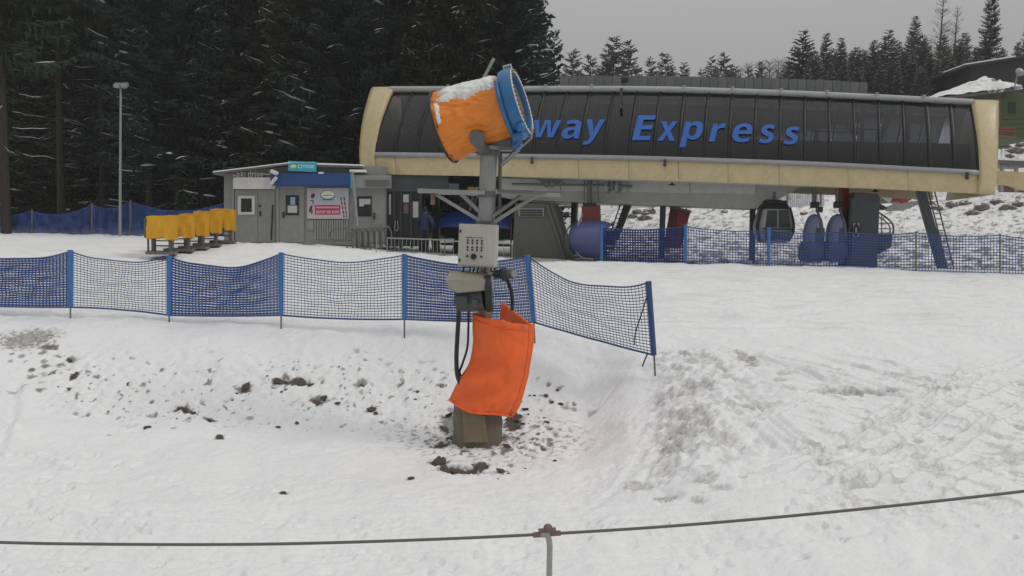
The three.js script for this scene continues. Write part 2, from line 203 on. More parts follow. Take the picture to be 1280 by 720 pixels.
const EARTH = [0.1, 0.08, 0.065], SLUSH = [0.33, 0.32, 0.305], MUD = [0.26, 0.235, 0.2];
function detail(x, z, out) { // fine relief and dirt: [height, r, g, b]
  const d = -z, u = 640 + 1000 * x / Math.max(d, 5);
  let h = 0.05 * N2(x * 0.45, z * 0.45) + 0.022 * N2(x * 1.3 + 5, z * 1.3) + 0.01 * N2(x * 3.1, z * 3.1 + 7);
  const far = sm(70, 30, d);
  const rough = 0.5 + 0.9 * sm(-0.1, 0.5, N2(x * 0.6 + 30, z * 0.9)); h += far * rough * (0.011 * N2(x * 6, z * 6) + 0.006 * N2(x * 15, z * 15));
  let v = 1 + 0.025 * fbm(x * 0.7, z * 0.7, 3) + 0.02 * N2(x * 9, z * 9), er = 0, sl = 0, md = 0;
  const bank = sm(12.1, 12.8, d) * sm(15.2, 14.3, d) * sm(30, 90, u) * sm(600, 530, u);
  if (bank > 0) { const n = fbm(x * 3.2, z * 3.2, 4); h += bank * (0.09 * n + 0.03 * Math.abs(N2(x * 5, z * 5))); er = Math.max(er, bank * sm(0.44, 0.52, fbm(x * 4.1 + 9, z * 4.1, 4) + 0.05 * N2(x, z)) * 0.9); }
  const churn = sm(800, 835, u) * sm(1010, 900, u) * sm(9.2, 10.2, d) * sm(15.4, 13.8, d);
  if (churn > 0) { const n = fbm(x * 3.4 + 40, z * 3.4, 4); h += churn * (0.075 * n + 0.025 * fbm(x * 11, z * 11, 3)); sl = Math.max(sl, churn * sm(0.1, 0.26, fbm(x * 2.6 + 21, z * 2.6 + 4, 5) + 0.12 * N2(x * 14, z * 14)) * 0.38); }
  const right = sm(960, 1050, u) * sm(8, 9, d) * sm(14.5, 13, d);
  if (right > 0) { const q = x * 0.75 + z * 0.66, w = -x * 0.66 + z * 0.75; const n = fbm(q * 0.7, w * 5.5, 4); h += right * (0.022 * n + 0.012 * fbm(x * 7, z * 7, 3)); sl = Math.max(sl, right * sm(0.22, 0.36, n + 0.15 * N2(x * 9, z * 9)) * 0.4); }
  const plat = sm(15.5, 17, d) * sm(34, 31, d);
  if (plat > 0) { const n = fbm(x * 0.22 + 3, (z + 0.05 * x) * 3.3, 3); h += plat * 0.02 * n; sl = Math.max(sl, plat * sm(0.2, 0.45, n + 0.3 * N2(x * 0.3, z * 0.3)) * 0.17); }
  const rock = sm(32.5, 34, d) * sm(690, 760, u);
  if (rock > 0) { const n = fbm(x * 0.9, z * 0.7, 5); const keep = sm(70, 48, d); h += rock * 0.22 * n; md = Math.max(md, rock * sm(0.05, 0.2, fbm(x * 0.8 + 7, z * 1.1, 5) - sm(37, 50, d) * 0.22 + 0.1 * keep) * 0.9); er = Math.max(er, rock * sm(0.28, 0.4, fbm(x * 1.7 + 77, z * 1.9, 4)) * (1 - 0.7 * sm(37, 48, d))); }
  const under = sm(33, 34, d) * sm(500, 560, u) * sm(760, 700, u) * sm(44, 40, d); md = Math.max(md, under * 0.75);
  const apron = sm(31.2, 31.8, d + 0.4 * N2(x * 0.6, z * 0.6)) * sm(645, 660, u) * sm(735, 715, u); if (d < 34.5) md = Math.max(md, apron * 0.8);
  const gun = sm(1.7, 0.5, Math.hypot((x + 0.3) * 0.8, (z + 12.2))); if (gun > 0) { h += gun * 0.05 * fbm(x * 4, z * 4 + 8, 4); er = Math.max(er, gun * sm(0.18, 0.34, fbm(x * 5, z * 5, 4)) * 0.95); }
  for (const f of feats) {
    const dx = x - f.x, dz = z - f.z; if (dx * dx + dz * dz > f.R * f.R) continue;
    const r = Math.hypot(dx / f.rx, dz / f.rz), e = r + 0.55 * fbm(x * 6 + f.x, z * 6, 3) + 0.25 * N2(x * 24, z * 24);
    const k = sm(1.05, 0.8, e) * f.k; if (k <= 0) continue; h += f.dh * clamp(k);
    if (f.kind === 3) continue; if (f.kind === 0) er = Math.max(er, clamp(k)); else if (f.kind === 1) sl = Math.max(sl, clamp(k) * (0.65 + 0.35 * N2(x * 13, z * 13))); else md = Math.max(md, clamp(k) * (0.7 + 0.4 * N2(x * 11, z * 11)));
  }
  for (const t of tracks) {
    if (x < t.b[0] || x > t.b[1] || z < t.b[2] || z > t.b[3]) continue;
    let best = 1e9, fr = 0; const P = t.pts;
    for (let i = 0; i < P.length - 1; i++) { const ax = P[i].x, az = P[i].z, bx = P[i + 1].x - ax, bz = P[i + 1].z - az, q = clamp(((x - ax) * bx + (z - az) * bz) / (bx * bx + bz * bz)), l = Math.hypot(x - ax - bx * q, z - az - bz * q); if (l < best) { best = l; fr = i / P.length; } }
    const n = 0.75 + 0.5 * N2(x * 2.5 + t.w * 90, z * 2.5), e = best / t.w, fade = sm(0, 0.12, fr) * sm(1, 0.85, fr) * clamp(n + 0.3);
    h += 1.4 * fade * (t.dh * Math.exp(-e * e * 1.6) - t.dh * 0.55 * Math.exp(-(e - 1.6) * (e - 1.6) * 3));
    sl = Math.max(sl, t.dirt * fade * 1.6 * Math.exp(-e * e * 2) * clamp(0.6 + N2(x * 8, z * 8)));
  }
  out[0] = h;
  const base = [0.84 * v, 0.842 * v, 0.848 * v];
  for (let c = 0; c < 3; c++) { let q = lerp(base[c], SLUSH[c], clamp(sl)); q = lerp(q, MUD[c] * (0.8 + 0.35 * N2(x * 5, z * 5 + c * 0.02)), clamp(md)); q = lerp(q, EARTH[c] * (1 + 0.35 * N2(x * 17, z * 17)), clamp(er)); out[1 + c] = q; }
}
{
  const cols = [], rows = [];
  for (let u = -1900; u < -60; u += 40) cols.push(u); for (let u = -60; u <= 1340; u += 2.1) cols.push(u); for (let u = 1380; u <= 3200; u += 40) cols.push(u);
  for (let d = -3; d < 5.5; d += 0.5) rows.push(d); for (let d = 5.5; d < 17; d += 0.032) rows.push(d); for (let d = 17; d < 37; d += 0.13) rows.push(d); for (let d = 37; d < 62; d += 0.28) rows.push(d); for (let d = 62; d < 900; d *= 1.05) rows.push(d);
  const nc = cols.length, nr = rows.length, pos = new Float32Array(nc * nr * 3), col = new Float32Array(nc * nr * 3), uv = new Float32Array(nc * nr * 2), o = [0, 0, 0, 0];
  let k = 0;
  for (const d of rows) for (const u of cols) { const x = (u - 640) / 1000 * (d + 4), z = -d; detail(x, z, o); pos.set([x, height(x, z) + o[0], z], k * 3); col.set([o[1], o[2], o[3]], k * 3); uv.set([x, z], k * 2); k++; }
  const idx = new Uint32Array((nc - 1) * (nr - 1) * 6); let q = 0;
  for (let j = 0; j < nr - 1; j++) for (let i = 0; i < nc - 1; i++) { const a = j * nc + i, b = a + 1, c = a + nc, e = c + 1; idx.set([a, b, e, a, e, c], q); q += 6; }
  const g = new THREE.BufferGeometry(); g.setAttribute('position', new THREE.BufferAttribute(pos, 3)); g.setAttribute('color', new THREE.BufferAttribute(col, 3)); g.setAttribute('uv', new THREE.BufferAttribute(uv, 2)); g.setIndex(new THREE.BufferAttribute(idx, 1)); g.computeVertexNormals();
  const grain = tex(512, (u, v) => { const c = 0.5 + 0.45 * tile(u, v, 2.4, 5); return [c, c, c]; }, false, 0.9, 0.9);
  const m = new THREE.MeshStandardMaterial({ vertexColors: true, roughness: 0.92, bumpMap: grain, bumpScale: 0.012 });
  const s = new THREE.Mesh(g, m); s.name = 'snow_ground'; s.castShadow = s.receiveShadow = true; s.userData = { kind: 'structure', label: 'trampled snow with dirt patches and ski tracks' }; scene.add(s);
  console.log('ground', nc * nr);
}
const gy = (x, z) => { const o = [0, 0, 0, 0]; detail(x, z, o); return height(x, z) + o[0]; };

// ---------------------------------------------------------------- lift station
const SP = 0.2124, DS = (px, off = 0) => (33.7 + off) / (1 + SP * (px - 640) / 1000);
const SN = V(Math.sin(Math.atan(SP)), 0, -Math.cos(Math.atan(SP))), SX = V(Math.cos(Math.atan(SP)), 0, Math.sin(Math.atan(SP)));
const PB = [468, 494, 521, 550, 579, 608, 637, 667, 696, 726, 756, 787, 817.5, 849, 880, 911, 943, 975, 1006, 1037, 1069, 1100.5, 1132, 1163, 1194, 1224];
const PT = [490, 517, 544, 571, 598, 625, 653, 681, 710, 738, 768, 797.5, 826, 856, 886, 916, 946, 976, 1006, 1036.6, 1067, 1098, 1128, 1158, 1188, 1215];
const IX = PB.map((_, i) => i);
const sillY = (px) => cr([440, 468, 740, 840, 1020, 1224, 1250], [190, 190.5, 194, 196.3, 202.5, 213, 214.6], px), topY = (px) => cr([440, 492, 740, 840, 1000, 1215, 1250], [114, 114, 113.7, 114.6, 119.8, 130, 132], px), botY = (px) => cr([440, 468, 700, 860, 1000, 1224, 1250], [217.3, 217.7, 222, 226.7, 231.8, 242, 243.5], px);
const lean = (t) => 1.15 * t * t + 0.1 * t;
function cover(s, t, off = 0) { const px = lerp(cr(IX, PB, s), cr(IX, PT, s), Math.pow(t, 1.7)), py = lerp(sillY(cr(IX, PB, s)), topY(cr(IX, PT, s)), t); return A(px, py, DS(px, lean(t) + off)); }
function coverPx(px, py, off) { const t = clamp((sillY(px) - py) / (sillY(px) - topY(px))); return A(px, py, DS(px, lean(t) + off)); }
const station = thing('lift_station', 'long cream and black glazed cable lift station with blue lettering', 'lift station', A(840, 326, DS(840, 2)));
const DEPTH = 5.6, backOff = SN.clone().multiplyScalar(DEPTH);
for (let i = 0; i < 25; i++) {
  part('window_pane', sheet((u, v) => cover(i + 0.07 + u * 0.86, v * 0.985 + 0.005), 2, 8, 0.012), M.glass, station);
  part('rear_window_pane', sheet((u, v) => { const p = cover(i + 0.07 + u * 0.86, v * 0.985 + 0.005), l = lean(v) * 2; return p.add(backOff).addScaledVector(SN, -l); }, 2, 4, 0.012), M.glass, station);
}
for (let i = 0; i < 26; i++) {
  const w = i > 22 ? 0.16 : 0.1;
  part('mullion', sheet((u, v) => cover(clamp(i + (u - 0.5) * w, 0, 25), v, -0.045), 2, 10, 0.1), M.mullion, station);
  part('rear_mullion', sheet((u, v) => { const p = cover(clamp(i + (u - 0.5) * 0.1, 0, 25), v); return p.add(backOff).addScaledVector(SN, -lean(v) * 2 - 0.03); }, 1, 4, 0.06), M.mullion, station);
}
const strip = (x0, x1, yf0, yf1, off, th, n = 24) => sheet((u, v) => { const px = lerp(x0, x1, u); return A(px, lerp(yf0(px), yf1(px), v), DS(px, off)); }, n, 1, -th);
part('window_sill', strip(467, 1225, (x) => sillY(x) - 0.5, (x) => sillY(x) + 5.6, -0.08, 0.3), M.sill, station);
const seams = [467, 494.5, 600, 723, 786, 848, 910, 974, 1060, 1135, 1222.5];
for (let k = 0; k < seams.length - 1; k++) part('fascia_panel', strip(seams[k] + 0.2, seams[k + 1] - 0.2, (x) => sillY(x) + 5.7, botY, 0, 0.14, 6), M.cream, station);
part('rear_fascia', sheet((u, v) => { const px = lerp(467, 1222, u); return A(px, lerp(sillY(px), botY(px), v), DS(px, 0)).add(backOff); }, 12, 1, 0.12), M.cream, station);
part('gutter_rail', [sheet((u, v) => { const px = lerp(488, 1217, u), a = v * Math.PI * 1.25; return A(px, topY(px) - 2.9 - 2.9 * Math.cos(a), DS(px, 1.2 - 0.13 * Math.sin(a))); }, 30, 8, 0.02), strip(488, 1217, (x) => topY(x) + 0.2, (x) => topY(x) + 1.2, 1.2, 0.2)], M.rail, station);
for (const px of [560, 682, 739.5, 855, 916, 976, 1034, 1096, 1155]) part('rail_clamp', [boxAt(0.06, 0.2, 0.1, 0, 0, 0, 0.01), boxAt(0.13, 0.035, 0.1, 0, 0.12, 0, 0.01)].map((g) => { const p = A(px, topY(px) - 4, DS(px, 1.06)); g.translate(p.x, p.y, p.z); return g; }), M.rail, station);
part('roof', sheet((u, v) => { const px = lerp(486, 1219, u), p = A(px, topY(px) - 3, DS(px, 1.25)); return p.addScaledVector(SN, v * 3.4).add(V(0, 0.16 * Math.sin(v * Math.PI), 0)); }, 24, 8, 0.12), M.galvDark, station);
// ends of the cover: thick cream frames following its curve
function capAt(outX, inX, side) {
  const KV = [0, 0.26, 0.6, 0.93, 1];
  const N = 14, outline = [];
  const o = (v) => [cr(KV, outX.map((q) => q[0]), v), cr(KV, outX.map((q) => q[1]), v)], n = (v) => [cr(KV, inX.map((q) => q[0]), v), cr(KV, inX.map((q) => q[1]), v)];
  const prof = (v) => { const t = clamp((v - 0.26) / 0.74); return lean(t); };
  const geo = sheet((u, v) => { const a = o(v), b = n(v), w = side > 0 ? u : 1 - u, px = lerp(b[0], a[0], side > 0 ? u : 1 - u), py = lerp(b[1], a[1], side > 0 ? u : 1 - u); return A(px, py, DS(px, prof(v) - 0.1 + 0.25 * w * w)); }, 6, N, 0.3);
  return geo;
}
const LO = [[451, 217.5], [449, 190], [453, 150], [463, 112], [466, 108.6]], LI = [[469, 217.9], [468, 191], [475, 150], [488, 117], [493, 108.3]];
const RO = [[1243, 243.5], [1247, 215], [1248, 170], [1248.5, 130], [1248.5, 125]], RI = [[1222.5, 242.2], [1225, 213.5], [1222.4, 172], [1216.5, 133], [1215, 124.5]];
part('end_cap', capAt(LO, LI, -1), M.cream, station); part('end_cap', capAt(RO, RI, 1), M.cream, station);
// side walls of the cover behind the caps
for (const [O, s] of [[LO, -1], [RO, 1]]) part('end_wall', slab(O.map(([a, b], i) => A(a, b, DS(a, 0.25 + [0, 0, 0.3, 1.05, 1.05][i]))).concat([A(O[4][0], O[4][1], DS(O[4][0], 1.3)).addScaledVector(SN, 3.3), A(O[0][0], O[0][1], DS(O[0][0], 0.25)).addScaledVector(SN, DEPTH - 0.25)]), SX.clone().multiplyScalar(-s * 0.12)), M.cream, station);
part('underside', slab([[470, 0.2], [1221, 0.2], [1221, 1.3], [470, 1.3]].map(([px, o]) => A(px, botY(px) - 1.5, DS(px, o))), V(0, 0.1, 0)), M.girder, station);
// interior running gear that shows through the glass
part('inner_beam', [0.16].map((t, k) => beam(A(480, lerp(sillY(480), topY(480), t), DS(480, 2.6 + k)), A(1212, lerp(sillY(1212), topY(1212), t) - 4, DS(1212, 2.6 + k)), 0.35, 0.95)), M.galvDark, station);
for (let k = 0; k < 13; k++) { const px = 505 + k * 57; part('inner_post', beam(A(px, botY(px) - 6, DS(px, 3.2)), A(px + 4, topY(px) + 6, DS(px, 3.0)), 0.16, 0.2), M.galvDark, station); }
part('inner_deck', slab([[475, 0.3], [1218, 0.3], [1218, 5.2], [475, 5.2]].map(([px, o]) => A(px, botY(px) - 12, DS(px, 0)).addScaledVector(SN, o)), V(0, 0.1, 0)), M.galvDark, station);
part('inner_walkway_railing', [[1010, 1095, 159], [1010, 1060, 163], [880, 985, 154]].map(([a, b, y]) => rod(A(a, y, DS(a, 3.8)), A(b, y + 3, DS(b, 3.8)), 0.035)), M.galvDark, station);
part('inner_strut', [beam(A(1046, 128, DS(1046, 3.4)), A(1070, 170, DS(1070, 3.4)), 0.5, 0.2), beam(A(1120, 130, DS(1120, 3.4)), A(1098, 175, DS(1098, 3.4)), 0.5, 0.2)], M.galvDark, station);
// metal clad housing on the roof
for (let k = 0; k < 35; k++) { const x0 = 700 + k * 11, x1 = x0 + 10.4, yt = (x) => cr([700, 850, 1000, 1085], [94.5, 95.3, 99, 103.2], x); part('roof_panel', slab([[x0, 112], [x1, 112], [x1, 0], [x0, 0]].map(([x, y]) => A(x, y === 112 ? topY(x) - 3 : yt(x), DS(x, 2.6))), SN.clone().multiplyScalar(0.05 + 0.03 * (k % 2))), k % 3 ? M.roofpanel : M.roofpanel2, station); }
part('roof_housing', slab([[701, 110], [1084, 116], [1084, 103.8], [1000, 99.8], [850, 96.1], [701, 95.3]].map(([x, y]) => A(x, y, DS(x, 2.75))), SN.clone().multiplyScalar(1.8)), M.galvDark, station);
part('roof_lamp_arm', [beam(A(776, 136, DS(776, 0.35)), A(776.5, 113, DS(776, 1.0)), 0.1, 0.08), beam(A(776.5, 112, DS(776, 1.0)), A(780, 101, DS(776, 1.7)), 0.1, 0.08), boxAt(0.28, 0.16, 0.3, 0, 0, 0).translate(...A(781, 100, DS(780, 1.7)).toArray())], M.mullion, station);
for (const px of [831, 1209, 665]) part('bulkhead_light', [boxAt(0.07, 0.16, 0.12, 0, 0, 0).translate(...A(px, sillY(px) + 6, DS(px, -0.12)).toArray()), new THREE.SphereGeometry(0.07, 10, 8).translate(...A(px, sillY(px) + 10, DS(px, -0.14)).toArray())], M.dark, station);
// lettering: each letter laid onto the curved glazing
const font = await new FontLoader().loadAsync('fonts/droid/droid_sans_bold.typeface.json');
for (const [ch, x0, x1, y0, y1] of [['S', 588, 611, 143, 171], ['k', 612, 636, 143, 171], ['y', 637, 664, 150, 181], ['w', 668, 702, 150, 171.7], ['a', 702, 727, 149.6, 173.4], ['y', 728, 757, 149, 181], ['E', 790, 820, 144, 175.2], ['x', 821.5, 847.5, 151.6, 176], ['p', 849, 879, 151.6, 184], ['r', 886, 907.5, 154, 176.8], ['e', 915.5, 940.5, 154, 177.8], ['s', 949, 969.5, 155.5, 179], ['s', 979.5, 1000, 158, 180.6]]) {
  const g = new TextGeometry(ch, { font, size: 1, depth: 0.2, curveSegments: 6 }); const p = g.attributes.position;
  for (let i = 0; i < p.count; i++) p.setX(i, p.getX(i) + p.getY(i) * 0.2);
  g.computeBoundingBox(); const b = g.boundingBox;
  for (let i = 0; i < p.count; i++) { const px = lerp(x0, x1, (p.getX(i) - b.min.x) / (b.max.x - b.min.x)), py = lerp(y1, y0, (p.getY(i) - b.min.y) / (b.max.y - b.min.y)), q = coverPx(px, py, p.getZ(i) > 0.1 ? -0.085 : -0.06); p.setXYZ(i, q.x, q.y, q.z); }
  g.deleteAttribute('uv'); g.computeVertexNormals(); part('letter', g, M.blueLetter, station);
}
// structure below the cover
const S = (px, py, off) => A(px, py, DS(px, off));
part('guide_trough', [slab([[622, 223], [1004, 231.5], [990, 240], [950, 261], [650, 250], [624, 246]].map(([a, b]) => S(a, b, 1.6)), SN.clone().multiplyScalar(2.2)), ], M.girder2, station);
for (const [a, b] of [[624, 700], [701, 784], [785, 862], [863, 944]]) part('trough_panel', slab([[a, 223.5], [b, 223.5], [b, 0], [a, 0]].map(([x, y]) => S(x, (y ? 222.5 + (x - 622) * 0.0225 : 237 + (x - 622) * 0.018), 1.5)), SN.clone().multiplyScalar(0.09)), M.girder, station);
part('support_pillar', slab([[644, 254], [691, 254.5], [713.5, 324], [640, 324]].map(([a, b]) => S(a, b, 1.2)), SN.clone().multiplyScalar(1.6)), M.pillar, station);
part('pillar_vent', [slab([[648, 260], [680, 260], [680, 270.5], [648, 270.5]].map(([a, b]) => S(a, b, 1.12)), SN.clone().multiplyScalar(0.07)), ], M.galv, station);
for (const y of [263, 266, 269]) part('vent_slat', slab([[650, y - 1], [678, y - 1], [678, y + 0.7], [650, y + 0.7]].map(([a, b]) => S(a, b, 1.08)), SN.clone().multiplyScalar(0.04)), M.black, station);
part('pillar_edge', beam(S(684, 256, 1.1), S(706, 324, 1.1), 0.12, 0.1), M.galvDark, station);
const col = (x0, y0, x1, y1, off, w, m, nm = 'column') => part(nm, beam(S(x0, y0, off), S(x1, y1, off), w, w), m, station);
col(718.5, 252, 716, 318, 3.2, 0.26, M.slate); col(829, 250, 826.5, 324, 2.8, 0.22, M.slate); col(941, 255, 939.5, 326, 2.4, 0.2, M.slate); col(787, 252, 768, 300, 3.4, 0.3, M.slate); col(1055.5, 235, 1055, 266, 2.2, 0.3, M.red); col(1055, 266, 1053, 334, 2.2, 0.26, M.slate); col(1150, 238, 1179, 340, 0.9, 0.32, M.slate, 'leaning_leg');
function ladder(x0, y0, x1, y1, off, w, n) { const P = (t, s) => S(lerp(x0, x1, t) + s * w, lerp(y0, y1, t), off), gs = [rod(P(0, -1), P(1, -1), 0.03, 0.03, 6), rod(P(0, 1), P(1, 1), 0.03, 0.03, 6)]; for (let k = 1; k < n; k++) gs.push(rod(P(k / n, -1), P(k / n, 1), 0.018, 0.018, 5)); part('ladder', gs, M.galvDark, station); }
ladder(1164, 238, 1189, 338, 0.9, 4, 14); ladder(780, 250, 764, 296, 3.3, 2.5, 8);
part('equipment_tower', slab([[1070, 240], [1096, 242], [1100, 247], [1096, 337], [1063.5, 335], [1067, 247]].map(([a, b]) => S(a, b, 0.9)), SN.clone().multiplyScalar(1.2)), M.slate, station);
part('tower_notice', slab([[1067, 279], [1074, 279.2], [1073.6, 296], [1066.6, 296]].map(([a, b]) => S(a, b, 0.82)), SN.clone().multiplyScalar(0.05)), M.paper, station);
part('notice_ring', new THREE.TorusGeometry(0.13, 0.05, 6, 16).scale(0.6, 1.5, 1).translate(...S(1070.3, 287.5, 0.79).toArray()), M.black, station);
part('service_platform', slab([[1098, 292], [1115, 292], [1114, 309], [1098, 318]].map(([a, b]) => S(a, b, 1.3)), SN.clone().multiplyScalar(1.0)), M.slate, station);
part('platform_railing', [tube([[1099, 266], [1108, 272], [1116, 281], [1116.5, 293]].map(([a, b]) => S(a, b, 1.3)), 0.035), tube([[1099, 271], [1106, 276], [1112, 283], [1112.5, 293]].map(([a, b]) => S(a, b, 1.3)), 0.025), ...[279, 286].map((y) => rod(S(1099, y, 1.3), S(1114, y, 1.3), 0.02)), rod(S(1102, 268, 1.3), S(1102, 292, 1.3), 0.02)], M.galvDark, station);
part('sheave_assembly', [rod(S(640, 230, 1.0), S(770, 231.5, 1.0), 0.05), beam(S(676, 229, 1.0), S(706, 229.5, 1.0), 0.2, 0.12), slab([[668, 223.5], [704, 224], [696, 228], [692, 231], [682, 231], [678, 228]].map(([a, b]) => S(a, b, 0.9)), SN.clone().multiplyScalar(0.3)), ...[683, 690].map((x) => new THREE.CylinderGeometry(0.12, 0.12, 0.1, 14).rotateX(Math.PI / 2).translate(...S(x, 231, 0.85).toArray()))], M.galvDark, station);
for (const x of [760, 773]) part('sheave_wheel', new THREE.TorusGeometry(0.19, 0.07, 8, 18).rotateY(0.9).translate(...S(x, 234, 0.9).toArray()), M.galv, station);
part('sheave_hanger', [beam(S(766, 223.5, 0.9), S(765, 238, 0.9), 0.22, 0.16), rod(S(774, 232, 0.9), S(790, 233, 0.9), 0.06)], M.galvDark, station);
for (const [x, y] of [[572, 221], [840, 230], [1094, 238.5]]) part('downlight', [new THREE.ConeGeometry(0.16, 0.1, 12).translate(...S(x, y, 0.6).toArray()), rod(S(x, y - 4, 0.6), S(x, y, 0.6), 0.03)], M.black, station);
part('rear_deck', slab([[482, 240], [640, 240], [640, 219], [482, 217.5]].map(([a, b]) => S(a, b, 4.6)), SN.clone().multiplyScalar(0.3)), M.slate, station);
part('exit_arm', slab([[1246.5, 213], [1300, 217], [1300, 240], [1276, 236], [1262, 231], [1246, 230]].map(([a, b]) => S(a, b, 2.0)), SN.clone().multiplyScalar(0.4)), M.cream, station);
part('inner_leg', [beam(S(588, 236, 3.4), S(570, 322, 3.4), 0.5, 0.4), beam(S(545, 218, 4.0), S(545, 322, 4.0), 0.35, 0.35), beam(S(528, 218, 3.6), S(528, 322, 3.6), 0.3, 0.3)], M.slate, station);

// chairs and cabins hanging in the station
function bubbleChair(px, yTop, yBot, halfPx, off, m, label, yaw, a0 = -0.25) {
  const g = thing('bubble_chair', label, 'chairlift chair', S(px, yBot, off), 'covered chairs parked in the station'), c = S(px, yBot, off), k = c.z / -1000, W = halfPx * k * 2, Hh = (yBot - yTop) * k;
  const tr = (ge) => ge.rotateY(yaw).translate(c.x, c.y, c.z);
  part('bubble_hood', tr(sheet((u, v) => { const a = lerp(a0, 1.75, v), e = Math.pow(Math.abs(u * 2 - 1), 4) * 0.12; return V((u - 0.5) * W, Hh * 0.5 + Math.sin(a) * Hh * (0.5 - e), Math.cos(a) * 0.85 * (1 - e)); }, 14, 14, 0.015)), m, g);
  const bow = (uu) => tr(tube(Array.from({ length: 11 }, (_, i) => { const a = lerp(a0, 1.75, i / 10), e = Math.pow(Math.abs(uu * 2 - 1), 4) * 0.12; return V((uu - 0.5) * W, Hh * 0.5 + Math.sin(a) * (Hh * (0.5 - e) + 0.02), Math.cos(a) * (0.87 * (1 - e))); }), 0.028, 6, 30));
  for (const uu of [0.02, 0.98]) part('hood_rib', bow(uu), M.galvDark, g);
  part('seat', tr(boxAt(W * 0.92, 0.12, 0.55, 0, Hh * 0.28, -0.1)), M.black, g); part('backrest', tr(boxAt(W * 0.92, 0.65, 0.1, 0, Hh * 0.55, -0.45)), M.black, g);
  for (const s of [-1, 1]) part('side_frame', tr(tube([V(s * W * 0.5, Hh * 0.98, -0.1), V(s * W * 0.52, Hh * 0.75, 0.75), V(s * W * 0.52, Hh * 0.35, 0.82), V(s * W * 0.5, 0.05, 0.45), V(s * W * 0.48, 0.02, -0.2)], 0.035)), M.galvDark, g);
  part('footrest', tr(rod(V(-W * 0.48, 0.05, 0.3), V(W * 0.48, 0.05, 0.3), 0.03)), M.galvDark, g);
  return { g, tr, c, Hh, W };
}
{ const { g, c } = bubbleChair(594, 264, 322, 48, 2.6, M.bubble, 'wide chair with a bright blue bubble hood inside the station', -0.2, 0.3); part('hanger', [tube([S(594, 268, 2.6), S(594, 250, 2.7), S(606, 238, 2.8), S(606, 222, 2.8)], 0.06)], M.galvDark, g); part('hood_bow', tube([S(547, 300, 1.8), S(548, 272, 1.9), S(553, 259, 2.2), S(566, 253, 2.6), S(574, 255, 2.8)], 0.05), M.black, g); part('hood_bow', tube([S(640, 300, 1.8), S(639, 272, 1.9), S(634, 261, 2.2)], 0.05), M.black, g); }
{ const { g } = bubbleChair(742, 276, 323, 25, 0.7, M.bubblePale, 'chair with dusky blue bubble hood and brown box above it beside grey pillar', -0.55, -1.3); part('equipment_box', slab([[727, 258], [749, 256], [750, 279], [727, 279]].map(([a, b]) => S(a, b, 0.9)), SN.clone().multiplyScalar(0.5)), M.darkRed, g); part('box_lid', boxAt(0.55, 0.14, 0.5, 0, 0, 0).translate(...S(737, 256, 1.1).toArray()), M.black, g); part('hanger', [rod(S(737, 222, 1.1), S(737, 256, 1.1), 0.1), rod(S(731, 222, 1.1), S(730, 258, 1.1), 0.02), tube([S(748, 222, 1.1), S(747, 240, 1.1), S(749, 252, 1.1)], 0.02)], M.galvDark, g); part('side_bow', tube([S(728, 268, 0.5), S(722, 283, 0.4), S(716, 296, 0.3), S(718, 308, 0.3), S(726, 321, 0.3), S(742, 324, 0.3)], 0.05), M.galv, g); }
for (const [x, lab] of [[1016, 'chair wrapped in lavender hood hanging beside the gondola cabin'], [1045, 'chair wrapped in lavender hood hanging against the red column']]) {
  const g = thing('wrapped_chair', lab, 'chairlift chair', S(x, 327, 1.4), 'covered chairs parked in the station');
  part('hood', sheet((u, v) => { const a = u * Math.PI * 2, h = v, r = Math.sqrt(Math.max(0.001, 1 - h * h * h)) * (12.2 + 0.7 * N2(a * 2, h * 2 + x)); const y = lerp(303, 267, h), p = S(x + 2 * h, y, 1.4), k = -p.z / 1000; return p.add(V(Math.cos(a) * r * k, 0, -Math.sin(a) * r * k * 1.3)); }, 20, 12), M.hood, g);
  part('hood_window', sheet((u, v) => { const a = lerp(-0.25, 1.5, u), h = lerp(0.02, 0.5, v), p = S(x + 2 * h, lerp(303, 267, h), 1.4), k = -p.z / 1000, r = Math.sqrt(1 - h * h * h) * 13.1; return p.add(V(Math.sin(a) * r * k, 0, Math.cos(a) * r * k * 1.3)); }, 10, 6), M.slate, g);
  part('seat_cover', sheet((u, v) => { const a = u * Math.PI * 2, y = lerp(327, 302, v), p = S(x - 3 + 3 * v, y, 1.4), k = -p.z / 1000, r = (12.8 + 3 * Math.sin(v * 3) + 1.2 * N2(a * 2, v * 3 + x)) * k; return p.add(V(Math.cos(a) * r, 0, -Math.sin(a) * r * 1.2)); }, 20, 8), M.hoodDark, g);
  part('hanger', [rod(S(x + 2, 232, 1.4), S(x + 2, 254, 1.4), 0.09), tube([S(x + 2, 254, 1.4), S(x + 5, 260, 1.3), S(x + 7, 268, 1.2), S(x + 11, 280, 1.0), S(x + 12, 296, 0.95)], 0.06)], M.galvDark, g); part('grip', [boxAt(0.28, 0.25, 0.3, 0, 0, 0).translate(...S(x + 2.5, 256, 1.4).toArray()), boxAt(0.2, 0.22, 0.3, 0, 0, 0).translate(...S(x + 8, 262, 1.4).toArray())], M.black, g);
}
